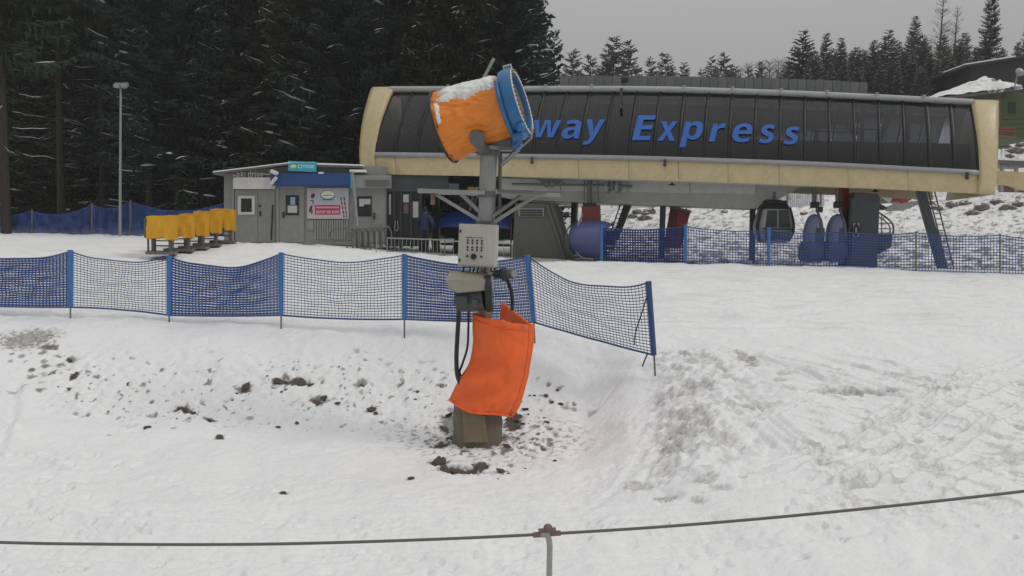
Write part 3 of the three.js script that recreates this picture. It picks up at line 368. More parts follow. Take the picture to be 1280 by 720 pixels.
{ // gondola cabin
  const c = S(965, 304, 1.6), k = -c.z / 1000, g = thing('gondola_cabin', 'grey rounded gondola cabin with dark windows hanging under the station', 'gondola', c);
  const W = (h) => cr([0, 0.12, 0.4, 0.75, 0.92, 1], [15, 19, 22, 19, 16.5, 13], h) * k, y = (h) => c.y + h * 49 * k;
  const ring = (m, h0, h1, n) => sheet((u, v) => { const h = lerp(h1, h0, v), a = u * Math.PI * 2, w = W(h) + m, e = 0.55, cx = Math.sign(Math.cos(a)) * Math.abs(Math.cos(a)) ** e, cz = Math.sign(Math.sin(a)) * Math.abs(Math.sin(a)) ** e; return V(c.x + cx * w, y(h), c.z + cz * w * 0.9); }, 32, n);
  part('body', [ring(0, 0, 1, 16), boxAt(20 * k, 0.05, 20 * k, c.x, y(0.01), c.z), boxAt(22 * k, 0.05, 22 * k, c.x, y(0.99), c.z)], M.galv, g);
  part('roof_cap', [ring(0.03, 0.86, 1.0, 4), boxAt(26 * k, 0.14, 24 * k, c.x, y(1.03), c.z, 0.05)], M.black, g);
  const zf = (h) => c.z + W(h) * 0.9 + 0.012;
  for (const s of [-1, 1]) part('window', sheet((u, v) => { const h = lerp(0.4, 0.82, v); return V(c.x + s * lerp(0.03, W(h) * 0.68, u), y(h), zf(h)); }, 3, 5, -0.03), M.pane, g);
  for (const s of [-1, 1]) part('side_bumper', tube([0.05, 0.3, 0.5, 0.7, 0.9].map((h) => V(c.x + s * (W(h) + 0.01), y(h), c.z + W(h) * 0.5)), 0.06), M.black, g);
  part('door_rail', boxAt(W(0.35) * 1.7, 0.06, 0.05, c.x, y(0.36), zf(0.36)), M.black, g); part('lower_panel', sheet((u, v) => { const h = lerp(0.08, 0.3, v); return V(c.x + (u - 0.5) * W(h) * 1.5, y(h), zf(h)); }, 2, 4, -0.02), M.slate, g);
  part('hanger', [rod(V(c.x, y(1.02), c.z), V(c.x, y(1.3), c.z), 0.06), beam(V(c.x - 0.3, y(1.08), c.z), V(c.x + 0.3, y(1.08), c.z), 0.1, 0.1)], M.galvDark, g);
}
{ const g = thing('tilted_container', 'tall dark red metal bin leaning open behind the columns', 'bin', S(845, 311, 3.2)); part('side_panel', slab([[838, 258], [846, 259], [846, 311], [829, 310]].map(([a, b]) => S(a, b, 3.2)), SN.clone().multiplyScalar(0.7)), M.darkRed, g); part('front_panel', slab([[846, 259], [863, 265], [851, 311], [846, 311]].map(([a, b]) => S(a, b, 3.1)), SN.clone().multiplyScalar(0.7)), M.red, g); part('rim', beam(S(837, 258, 3.0), S(864, 265, 3.0), 0.1, 0.12), M.galvDark, g); }
{ // hanging signs under the station, left
  const g = thing('hanging_sign', 'small orange sign with white number panel under the station', 'sign', S(592, 245, 2.0)); part('plate', slab([[585, 233], [594, 234], [594, 245], [584.5, 244.5]].map(([a, b]) => S(a, b, 2)), SN.clone().multiplyScalar(0.04)), M.orangeSign, g); part('number_panel', slab([[594.3, 234], [602, 234.5], [602, 245], [594.3, 245]].map(([a, b]) => S(a, b, 2)), SN.clone().multiplyScalar(0.04)), M.paper, g); part('sign_bracket', rod(S(592, 219, 2.05), S(592, 234, 2.05), 0.02), M.black, g); part('digit', tube([[597, 237], [599, 236], [600, 238], [597, 242], [600.5, 242]].map(([a, b]) => S(a, b, 1.97)), 0.03), M.black, g);
  const h = thing('light_box', 'pale blue notice board hanging beside the orange sign', 'sign', S(567, 241, 2.4)); part('plate', slab([[559, 229], [573, 229.5], [573, 240], [559, 240]].map(([a, b]) => S(a, b, 2.4)), SN.clone().multiplyScalar(0.08)), M.paleBlue, h); part('sign_bracket', rod(S(566, 218, 2.45), S(566, 230, 2.45), 0.02), M.black, h);
}

// ---------------------------------------------------------------- ski hire huts
const HD = 34.6, H = (px, py, o = 0) => A(px, py, HD + o), HZ = V(0, 0, -1);
const hp = (l, o, th) => slab(l.map(([a, b]) => H(a, b, o)), HZ.clone().multiplyScalar(th));
const rectH = (x0, y0, x1, y1, o, th) => hp([[x0, y0], [x1, y0], [x1, y1], [x0, y1]], o, th);
const hut = thing('hire_hut', 'grey ski hire hut with blue fascia and white shutter box', 'hut', H(365, 305));
part('wall', [hp([[290, 214], [360, 205.5], [482, 208], [482, 306], [290, 305]], 0, 4)], M.wall, hut); part('side_wall', hp([[280, 214], [290, 213], [290, 305], [280, 303]], 0.05, 4), M.wall, hut);
part('roof', [hp([[266, 215.5], [362, 204], [362, 206.2], [266, 217.8]], -0.6, 5), hp([[362.2, 205], [452, 207.5], [452, 210], [362.2, 207.2]], -0.5, 5)], M.galvDark, hut);
part('roof_snow', [hp([[266, 214], [362, 202.6], [362, 203.9], [266, 215.4]], -0.62, 4.8), hp([[396, 203.6], [452, 205.6], [452, 207.3], [396, 205.6]], -0.52, 4.6), rectH(437, 212, 456, 215, -0.5, 0.6)], M.snow, hut);
part('shutter_box', rectH(291.5, 223, 343, 236, -0.35, 0.34), M.white, hut); part('box_snow', rectH(292, 222, 342, 223, -0.36, 0.36), M.snow, hut);
for (const [a, b] of [[290.3, 292.2], [345.5, 348.5]]) part('corner_trim', rectH(a, 223 + (a > 300 ? 9 : 0), b, 304.5, -0.1, 0.1), M.galv, hut);
const d1 = part('door', rectH(293.5, 237.5, 322, 302.5, -0.05, 0.05), M.door, hut); part('window_frame', [rectH(297.3, 244.7, 318.3, 248, -0.1, 0.05), rectH(297.3, 265, 318.3, 268.3, -0.1, 0.05), rectH(297.3, 248, 301, 265, -0.1, 0.05), rectH(314.8, 248, 318.3, 265, -0.1, 0.05)], M.white, d1); part('window_pane', rectH(301, 248, 314.8, 265, -0.07, 0.02), M.pane, d1); part('handle', [rectH(324, 264, 325.4, 270, -0.14, 0.08), boxAt(0.08, 0.08, 0.08, 0, 0, 0).translate(...H(324.7, 257.5, -0.1).toArray())], M.black, d1);
part('door', [rectH(322.6, 237.5, 343.5, 302.5, -0.05, 0.05)], M.door, hut); part('door_post', rod(H(341, 256, -0.1), H(339, 300, -0.1), 0.03), M.black, hut);
const d2 = part('door', rectH(349, 232.5, 380, 303, -0.06, 0.06), M.door, hut); part('window_pane', rectH(357, 244, 373.6, 269, -0.09, 0.03), M.pane, d2); part('notice', [rectH(363, 246.5, 369, 256, -0.1, 0.01)], M.paleBlue, d2); part('notice', rectH(359.5, 257, 371.5, 266, -0.1, 0.01), M.paper, d2); part('handle', [rectH(353, 265, 355, 272, -0.15, 0.08)], M.black, d2);
const fas = part('fascia', rectH(338, 216.5, 438, 231.5, -0.55, 0.5), M.blueFascia, hut); part('fascia_end', [rectH(438.2, 216, 440, 235, -0.56, 0.5)], M.cyan, hut);
part('security_lamp', [new RoundedBoxGeometry(0.3, 0.16, 0.3, 2, 0.04).rotateZ(-0.4).translate(...H(343, 215.5, -0.8).toArray()), new RoundedBoxGeometry(0.14, 0.4, 0.14, 2, 0.04).rotateZ(-0.7).translate(...H(342, 226, -0.8).toArray())], M.white, hut); part('fascia_snow', [rectH(398, 215, 404, 217, -0.56, 0.4)], M.snow, hut);
{ // script-like lettering on the gable
  const g = new TextGeometry('Ski drive', { font, size: 0.3, depth: 0.03, curveSegments: 3 }), p = g.attributes.position; g.computeBoundingBox(); const b = g.boundingBox;
  for (let i = 0; i < p.count; i++) { const q = H(lerp(296, 329, (p.getX(i) - b.min.x) / (b.max.x - b.min.x)) + 2 * (p.getY(i) - b.min.y), lerp(222.2, 213.2, (p.getY(i) - b.min.y) / (b.max.y - b.min.y)), -0.12 - p.getZ(i)); p.setXYZ(i, q.x, q.y, q.z); } g.deleteAttribute('uv'); g.computeVertexNormals();
  part('lettering', [g, rectH(291, 219, 297, 220.2, -0.08, 0.05), rectH(329, 217, 339, 218.4, -0.08, 0.05)], M.scriptWhite, hut);
}
function canvasTex(w, h, draw) { const c = document.createElement('canvas'); c.width = w; c.height = h; draw(c.getContext('2d'), w, h); const t = new THREE.CanvasTexture(c); t.colorSpace = THREE.SRGBColorSpace; return t; }
function panel(x0, y0, x1, y1, o, t, rough = 0.6) { const a = H(x0, y1, o), b = H(x1, y1, o), c = H(x1, y0, o), d = H(x0, y0, o); const g = new THREE.BufferGeometry(); g.setAttribute('position', new THREE.Float32BufferAttribute([...a.toArray(), ...b.toArray(), ...c.toArray(), ...d.toArray()], 3)); g.setAttribute('uv', new THREE.Float32BufferAttribute([0, 0, 1, 0, 1, 1, 0, 1], 2)); g.setIndex([0, 1, 2, 0, 2, 3]); g.computeVertexNormals(); return [g, new THREE.MeshStandardMaterial({ map: t, roughness: rough })]; }
{
  const s = thing('roof_sign', 'turquoise sign board standing on the blue fascia', 'sign', H(378, 215)); part('board', hp([[360, 201], [395, 203], [395, 215], [360, 213.5]], -0.6, 0.12), M.cyan, s);
  const t = canvasTex(256, 96, (c, w, h) => { c.fillStyle = '#3f9fc0'; c.fillRect(0, 0, w, h); c.fillStyle = '#6cc7c8'; c.fillRect(0, 0, w, 12); c.fillStyle = '#d8dc5a'; c.beginPath(); c.ellipse(46, 48, 28, 20, 0, 0, 7); c.fill(); c.fillStyle = '#57b48a'; c.fillRect(26, 62, 44, 10); c.font = 'bold 52px sans-serif'; c.fillStyle = '#a8e6ee'; c.fillText('CZYNNE', 86, 68, 160); });
  const [g, m] = panel(360.6, 202.2, 394.4, 213.6, -0.604, t); part('sign_face', g, m, s); part('support', [rod(H(366, 213, -0.45), H(366, 218, -0.45), 0.03), rod(H(389, 213, -0.45), H(389, 218, -0.45), 0.03)], M.galvDark, s);
  const b = thing('ski_school_banner', 'pale banner with red text block and skis on hut wall', 'banner', H(410, 273)); part('backing', rectH(384, 235, 435.5, 273.5, -0.12, 0.1), M.white, b);
  const t2 = canvasTex(512, 384, (c, w, h) => {
    c.fillStyle = '#b9bcc6'; c.fillRect(0, 0, w, h); c.fillStyle = '#cbb9c4'; c.fillRect(0, 200, w, 184); c.fillStyle = '#d3a0b6'; c.beginPath(); c.ellipse(70, 60, 34, 34, 0, 0, 7); c.fill();
    c.fillStyle = '#5f7da0'; c.beginPath(); c.ellipse(255, 85, 96, 62, 0, 0, 7); c.fill(); c.fillStyle = '#f2efdc'; c.beginPath(); c.ellipse(255, 80, 84, 50, 0, 0, 7); c.fill(); c.fillStyle = '#30445f'; c.fillRect(190, 88, 130, 8); c.fillStyle = '#3f5f9c'; c.fillRect(180, 142, 150, 10);
    c.fillStyle = '#403240'; c.beginPath(); c.ellipse(66, 96, 24, 32, 0.4, 0, 7); c.fill(); c.fillRect(34, 150, 44, 12); c.fillRect(64, 150, 12, 50); c.beginPath(); c.ellipse(40, 260, 16, 50, 0.4, 0, 7); c.fill(); c.fillStyle = '#5a5560'; c.beginPath(); c.ellipse(54, 300, 14, 28, 0.2, 0, 7); c.fill();
    c.fillStyle = '#b03a58'; c.fillRect(92, 212, 322, 124); c.fillStyle = '#e9c9cf'; for (let i = 0; i < 21; i++) c.fillRect(106 + i * 14, 232, 9, 22); c.font = 'bold 50px sans-serif'; c.fillText('ZAPISY NA KURS', 104, 318, 298);
    c.strokeStyle = '#3c3a42'; c.lineWidth = 16; c.setLineDash([46, 12]); c.beginPath(); c.moveTo(420, 110); c.lineTo(462, 372); c.moveTo(462, 110); c.lineTo(494, 372); c.stroke();
  });
  const [g2, m2] = panel(384.4, 235.4, 435.1, 273.1, -0.126, t2); part('printed_face', g2, m2, b);
}
for (let k = 0; k < 14; k++) part('corrugated_sheet', rectH(393 + k * 3.05, 275, 393 + k * 3.05 + 2.2, 299, -0.09 - 0.03 * (k % 2), 0.06), M.galv, hut);
part('wall_pipe', rectH(384, 275, 392, 287, -0.06, 0.05), M.galv, hut);
const d3 = part('door', rectH(443, 235, 481, 303, -0.06, 0.06), M.door, hut); part('window_frame', rectH(446.5, 245.5, 464.5, 270.5, -0.09, 0.03), M.black, d3); part('window_pane', rectH(447.5, 247, 463.5, 269.5, -0.105, 0.01), M.pane, d3); part('notice', [rectH(449, 248.5, 455, 258, -0.12, 0.01), rectH(455.2, 248.5, 463, 255.5, -0.12, 0.01)], M.paper, d3); part('handle', rectH(466.5, 266, 468.5, 274, -0.14, 0.08), M.black, d3);
part('sign_box', rectH(443, 219, 488, 235, -0.4, 0.34), M.wall, hut); part('sign_panel', [rectH(457, 225, 487, 233, -0.43, 0.03)], M.galvDark, hut);
part('canopy_post', rod(H(440.5, 214, -1.2), H(438.8, 325, -3.2).setZ(H(440.5, 214, -1.2).z), 0.055), M.galv, hut);
{ // entrance screen beside the hut
  const e = thing('entrance_screen', 'dark glazed entrance screen with paper notices beside the hut', 'entrance', H(505, 306)); part('header', rectH(482.5, 217, 560, 239, 0.3, 0.3), M.slate, e);
  for (const x of [484, 493, 501, 514, 526]) part('frame_post', rectH(x - 1.6, 239, x + 1.6, 310, 0.3, 0.16), M.dark, e);
  for (const [a, b] of [[485.6, 491.4], [494.6, 499.4], [502.6, 512.4], [515.6, 524.4]]) { part('door_pane', rectH(a, 239, b, 308, 0.4, 0.02), M.pane, e); }
  part('notice', rectH(486.2, 243, 488.6, 268, 0.36, 0.01), M.paper, e); part('notice', rectH(504, 243, 511, 253, 0.36, 0.01), M.paper, e); part('notice', rectH(504.5, 255, 510.5, 267, 0.36, 0.01), M.rust, e); part('notice', rectH(516, 252, 523, 272, 0.36, 0.01), M.paper, e);
  part('door_handle', tube([[494, 276], [494, 288], [497, 288], [497, 276]].map(([a, b]) => H(a, b, 0.2)), 0.025), M.galv, e);
}
function barrier(px0, y0, px1, y1, base, d0, d1, n, label) {
  const P = (t, v) => A(lerp(px0, px1, t), lerp(lerp(y0, y1, t), lerp(base[0], base[1], t), v), lerp(d0, d1, t)); const g = thing('crowd_barrier', label, 'barrier', P(0.5, 1));
  part('top_rail', rod(P(0, 0), P(1, 0), 0.03), M.galv, g); part('bottom_rail', rod(P(0, 0.88), P(1, 0.88), 0.02), M.galv, g);
  for (let k = 0; k <= n; k++) part('bar', rod(P(k / n, 0), P(k / n, k % n ? 0.88 : 1.08), k % n ? 0.014 : 0.03, undefined, 6), M.galv, g);
}
barrier(484, 297.5, 556, 300, [316, 320], 33.6, 33.2, 15, 'galvanised crowd barrier in front of the dark entrance');
barrier(556, 301, 640, 305, [320, 324], 33.2, 33.6, 8, 'galvanised barrier rail below the blue bubble chair');
{ const g = thing('queue_rack', 'row of bent steel queue hoops in front of hut door', 'queue rack', A(458, 313, 33.4));
  for (let k = 0; k < 7; k++) { const x = 432 + k * 7.3, d = 33.0 + k * 0.1, b = 314 - k * 0.5; part('hoop', tube([[x + 2, b], [x + 1, 292 - k * 0.5], [x + 4, 287 - k * 0.4], [x + 10, 285.5 - k * 0.3], [x + 13, 290], [x + 13.5, b - 4]].map(([a, c]) => A(a, c, d + (a - x) * 0.02)), 0.045, 6, 20), M.galvDark, g); }
  part('entry_loop', tube([[412, 292], [416, 287.5], [428, 286], [440, 286], [440, 299], [424, 301], [414, 298], [412, 292]].map(([a, c]) => A(a, c, 33.2)), 0.03), M.galvDark, g); part('foot_rail', rod(A(430, 311, 33.0), A(480, 309, 33.7), 0.03), M.galvDark, g); part('marker_pole', rod(A(471, 290, 32.6), A(470, 326, 32.6), 0.018), M.galv, g);
}

// ---------------------------------------------------------------- yellow covered ticket gates
{
  const g = thing('ticket_gate', 'yellow covered ticket gate', 'ticket gate', V(0, 0, 0), 'row of ticket gates under yellow covers'); const R = rng(71);
  const bg = new THREE.BoxGeometry(0.84, 0.86, 0.95, 12, 12, 12), p = bg.attributes.position;
  for (let i = 0; i < p.count; i++) { let x = p.getX(i), y = p.getY(i), z = p.getZ(i); const low = clamp(0.43 - y), w = 0.06 * fbm(x * 2.2 + z * 2, y * 1.1, 3) + 0.03 * N2(x * 9 + z * 9, y * 1.5); const r = Math.hypot(x, z) || 1; x += x / r * (w + 0.05 * low); z += z / r * (w + 0.05 * low); y += 0.03 * N2(x * 3, z * 3) - 0.05 * Math.abs(x) ; if (y < -0.38) y += 0.045 * N2(x * 4 + 3, z * 4) + (x > 0.2 ? -0.03 : 0.02); p.setXYZ(i, x, y + 1.02, z); }
  bg.computeVertexNormals(); part('tarpaulin', bg, M.yellow, g);
  for (const s of [-1, 1]) part('leg', boxAt(0.09, 0.62, 0.5, s * 0.28, 0.34, 0), M.galvDark, g);
  part('crossbar', [boxAt(0.55, 0.05, 0.08, 0, 0.5, 0.15), boxAt(0.55, 0.05, 0.08, 0, 0.3, -0.1)], M.galvDark, g); part('base_plate', boxAt(0.95, 0.12, 1.1, 0, 0.04, 0), M.galvDark, g);
  const rows = [[203, 317, 27.2, 'foremost yellow covered ticket gate, with the grey panel at its side', 1], [225, 313.5, 28.6, 'second yellow covered ticket gate behind the grey panel', 1], [243, 310.5, 30, 'middle one of the yellow covered ticket gates', 1], [260, 307, 31.4, 'fourth yellow covered ticket gate from the grey panel', 1], [279, 303.5, 32.6, 'yellow covered ticket gate standing against the hut corner', 1]];
  rows.forEach(([px, py, d, lab], i) => { const o = i ? copyOf(g, lab) : g; o.userData.label = lab; const q = A(px, py, d); o.position.set(q.x, q.y, q.z); o.rotation.y = 0.25 + 0.12 * (R() - 0.5); o.scale.set(1 + 0.12 * (R() - 0.5), 0.87 + 0.014 * i + 0.05 * (R() - 0.5), 1); });
  part('side_panel', [boxAt(0.06, 0.75, 0.75, -0.5, 0.98, 0.0)], M.galvDark, g); part('side_post', boxAt(0.06, 0.7, 0.1, -0.42, 0.35, 0.25), M.galvDark, g);
}

// ---------------------------------------------------------------- netting
function strands(P, rows, cols, nu, nv, wh, wv, off = 0) { // P(u, v) -> point; box-section strands
  const gs = []; const pos = [], uvs = [], idx = [];
  const line = (f, n, w, flat) => { const b = pos.length / 3; for (let i = 0; i <= n; i++) { const p = f(i / n), q = f(Math.min(1, (i + 0.01) / n)), r = f(Math.max(0, (i - 0.01) / n)), t = q.sub(r).normalize(), s = flat ? V(0, 1, 0) : V(1, 0, 0), e = t.clone().cross(s).normalize().multiplyScalar(w * 0.5); s.cross(t).cross(t).multiplyScalar(0); const a = t.clone().cross(e).normalize().multiplyScalar(w); for (const [m, k] of [[1, 0], [0, 1], [-1, 0], [0, -1]]) { pos.push(p.x + a.x * m * 0.5 + e.x * k, p.y + a.y * m * 0.5 + e.y * k, p.z + a.z * m * 0.5 + e.z * k); uvs.push(i / n, m); } }
    for (let i = 0; i < n; i++) for (let k = 0; k < 4; k++) { const a = b + i * 4 + k, c = b + i * 4 + (k + 1) % 4; idx.push(a, c, c + 4, a, c + 4, a + 4); } };
  for (let r = 0; r <= rows; r++) { const v = (r + off) / rows; if (v > 1) continue; line((u) => P(u, v), nu, wh, true); }
  for (let c = 0; c <= cols; c++) { const u = (c + off) / cols; if (u > 1) continue; line((v) => P(u, v), nv, wv, false); }
  const g = new THREE.BufferGeometry(); g.setAttribute('position', new THREE.Float32BufferAttribute(pos, 3)); g.setAttribute('uv', new THREE.Float32BufferAttribute(uvs, 2)); g.setIndex(idx); g.computeVertexNormals(); return g;
}
{
  const posts = [[-48, 314, 381, 396, 16.6, 0], [88, 314, 384, 401, 16.4, 0], [211.5, 321, 394, 407, 16.2, 0], [351.5, 317, 394, 411, 15.9, 0], [505.5, 319, 399, 416, 15.6, 0], [659, 320, 402.5, 422, 15.2, 8], [810.5, 353, 444, 463, 13.6, 7]];
  const f = thing('net_fence', 'blue safety net fence on posts across the snow above the bank', 'net fence', A(351.5, 411, 15.9));
  posts.forEach(([x, t, b, g, d, l], i) => { const last = i === 6; part('post', rod(A(x, t - 1.5, d - 0.03), A(x + l, b, d - 0.03), 0.052, 0.047, 12), last ? M.netThin : M.postBlue, f); part('stake', rod(A(x + l, b - 3, d - 0.03), A(x + l * 1.2, g + 7, d - 0.03), 0.016), M.galvDark, f); });
  const sag = [11, 10.5, 16, 10, 11, 22];
  for (let i = 0; i < 6; i++) {
    const a = posts[i], b = posts[i + 1], dense = i % 2 === 0;
    const mk = (ph) => (u, v) => { const s = 4 * u * (1 - u), x = lerp(lerp(a[0] + a[5], b[0] + b[5], u), lerp(a[0], b[0], u), v), yt = lerp(a[1], b[1], u) + sag[i] * s * (0.92 + 0.1 * Math.sin(u * 9 + i)), yb = lerp(a[2], b[2], u) + (i === 1 ? -2 : i === 3 ? 2 : 1) * s; return A(x + 1.5 * N2(u * 4 + ph * 3, v * 3 + i) * s, lerp(yb, yt, v) + (1.2 + ph) * N2(u * 5 + i * 7, v * 4 + ph) * s * Math.sin(v * 3.14), lerp(a[4], b[4], u) + 0.08 * s * N2(u * 3 + i, v * 2 + ph) + ph * 0.03); };
    const w = Math.abs(b[0] - a[0]), cols = Math.round(w / 4.2);
    part('net', strands(mk(0), dense ? 21 : 22, cols, 22, 8, dense ? 0.02 : 0.0145, dense ? 0.013 : 0.0095), dense ? M.netBlue : M.netThin, f);
    if (dense) part('net', strands((u, v) => mk(0)(u, v).add(V(0.004, 0.004, -0.03)), 21, cols, 22, 8, 0.019, 0.014, 0.5), M.netBlue, f);
    part('edge_rope', [tube(Array.from({ length: 13 }, (_, k) => mk(0)(k / 12, 1)), 0.014, 6), tube(Array.from({ length: 13 }, (_, k) => mk(0)(k / 12, 0)), 0.018, 6)], M.netThin, f);
  }
  part('loose_strap', tube([[808, 372], [802, 392], [796, 410], [793, 425], [793.5, 431]].map(([a, b]) => A(a, b, 13.55)), 0.011), M.black, f); part('loose_strap', tube([[810, 441], [806, 450], [803, 458]].map(([a, b]) => A(a, b, 13.55)), 0.013), M.black, f);
}
{ // blue net along the right of the station
  const xs = [752, 857, 961, 1055, 1145, 1250, 1320], f = thing('platform_net', 'long dark blue net fence along the snow edge below the station', 'net fence', S(1000, 334, -0.6));
  const top = (x) => cr([750, 860, 960, 1060, 1145, 1250, 1320], [285, 284, 288, 290, 291, 294, 296], x), bot = (x) => cr([750, 860, 960, 1060, 1145, 1250, 1320], [324, 327, 330, 333, 335, 338, 340], x);
  for (let i = 0; i < 6; i++) { const P = (u, v) => { const x = lerp(xs[i], xs[i + 1], u); return S(x, lerp(bot(x) + 3, top(x) + 3 * Math.sin(u * 3.14), v), -0.6 + 0.05 * N2(u * 4 + i, v * 3)); };
    const L = P(0, 0).distanceTo(P(1, 0)); part('net', strands(P, 13, Math.round(L / 0.105), 10, 6, 0.028, 0.026), i < 1 ? M.netDark : M.netBlue, f); if (i < 1) part('net', strands((u, v) => P(u, v).add(V(0.03, 0.02, -0.05)), 13, Math.round(L / 0.105), 10, 6, 0.03, 0.03, 0.5), M.netDark, f);
    part('edge_rope', tube(Array.from({ length: 9 }, (_, k) => P(k / 8, 1)), 0.02, 5), M.netThin, f); }
  for (const x of [752, 857, 961]) part('post', rod(S(x, top(x) - 4, -0.68), S(x, bot(x) + 6, -0.68), 0.07, 0.06), M.postBlue, f); for (const x of [1145, 1250]) part('post', rod(S(x, top(x) - 2, -0.65), S(x, bot(x) + 6, -0.65), 0.03), M.galvDark, f);
}
{ // dark net before the forest
  const xs = [-70, 40, 115, 163, 290], ty = [268, 264, 256, 252, 250], f = thing('forest_net', 'blue net hung at the foot of the spruce forest', 'net fence', A(80, 300, 43));
  for (let i = 0; i < 4; i++) { const P = (u, v) => { const x = lerp(xs[i], xs[i + 1], u), s = 4 * u * (1 - u); return A(x, lerp(lerp(308, 294, (x + 70) / 360), lerp(ty[i], ty[i + 1], u) + [7, 8, 7, 13][i] * s, v), 43 + 0.2 * N2(u * 5, v * 2 + i)); }; const L = P(0, 0).distanceTo(P(1, 0));
    part('net', strands(P, 26, Math.round(L / 0.07), 14, 5, 0.042, 0.036), M.netForest, f); part('edge_rope', tube(Array.from({ length: 9 }, (_, k) => P(k / 8, 1)), 0.025, 5), M.netForest, f); }
  xs.forEach((x, i) => part('post', rod(A(x, ty[i] - 2, 42.9), A(x, 306, 42.9), 0.05), M.galvDark, f));
  const l = thing('light_pole', 'slim grey floodlight pole in front of dark spruces', 'light pole', A(150, 296, 41.5)); part('pole', rod(A(150, 296, 41.5), A(151, 109, 41.5), 0.075, 0.055), M.galv, l); part('crossarm', beam(A(145, 109, 41.5), A(158, 110, 41.5), 0.08, 0.08), M.galv, l); for (const x of [147, 156]) part('floodlight', new RoundedBoxGeometry(0.34, 0.2, 0.3, 2, 0.04).rotateX(0.5).translate(...A(x, 106.5, 41.4).toArray()), M.galv, l);
}

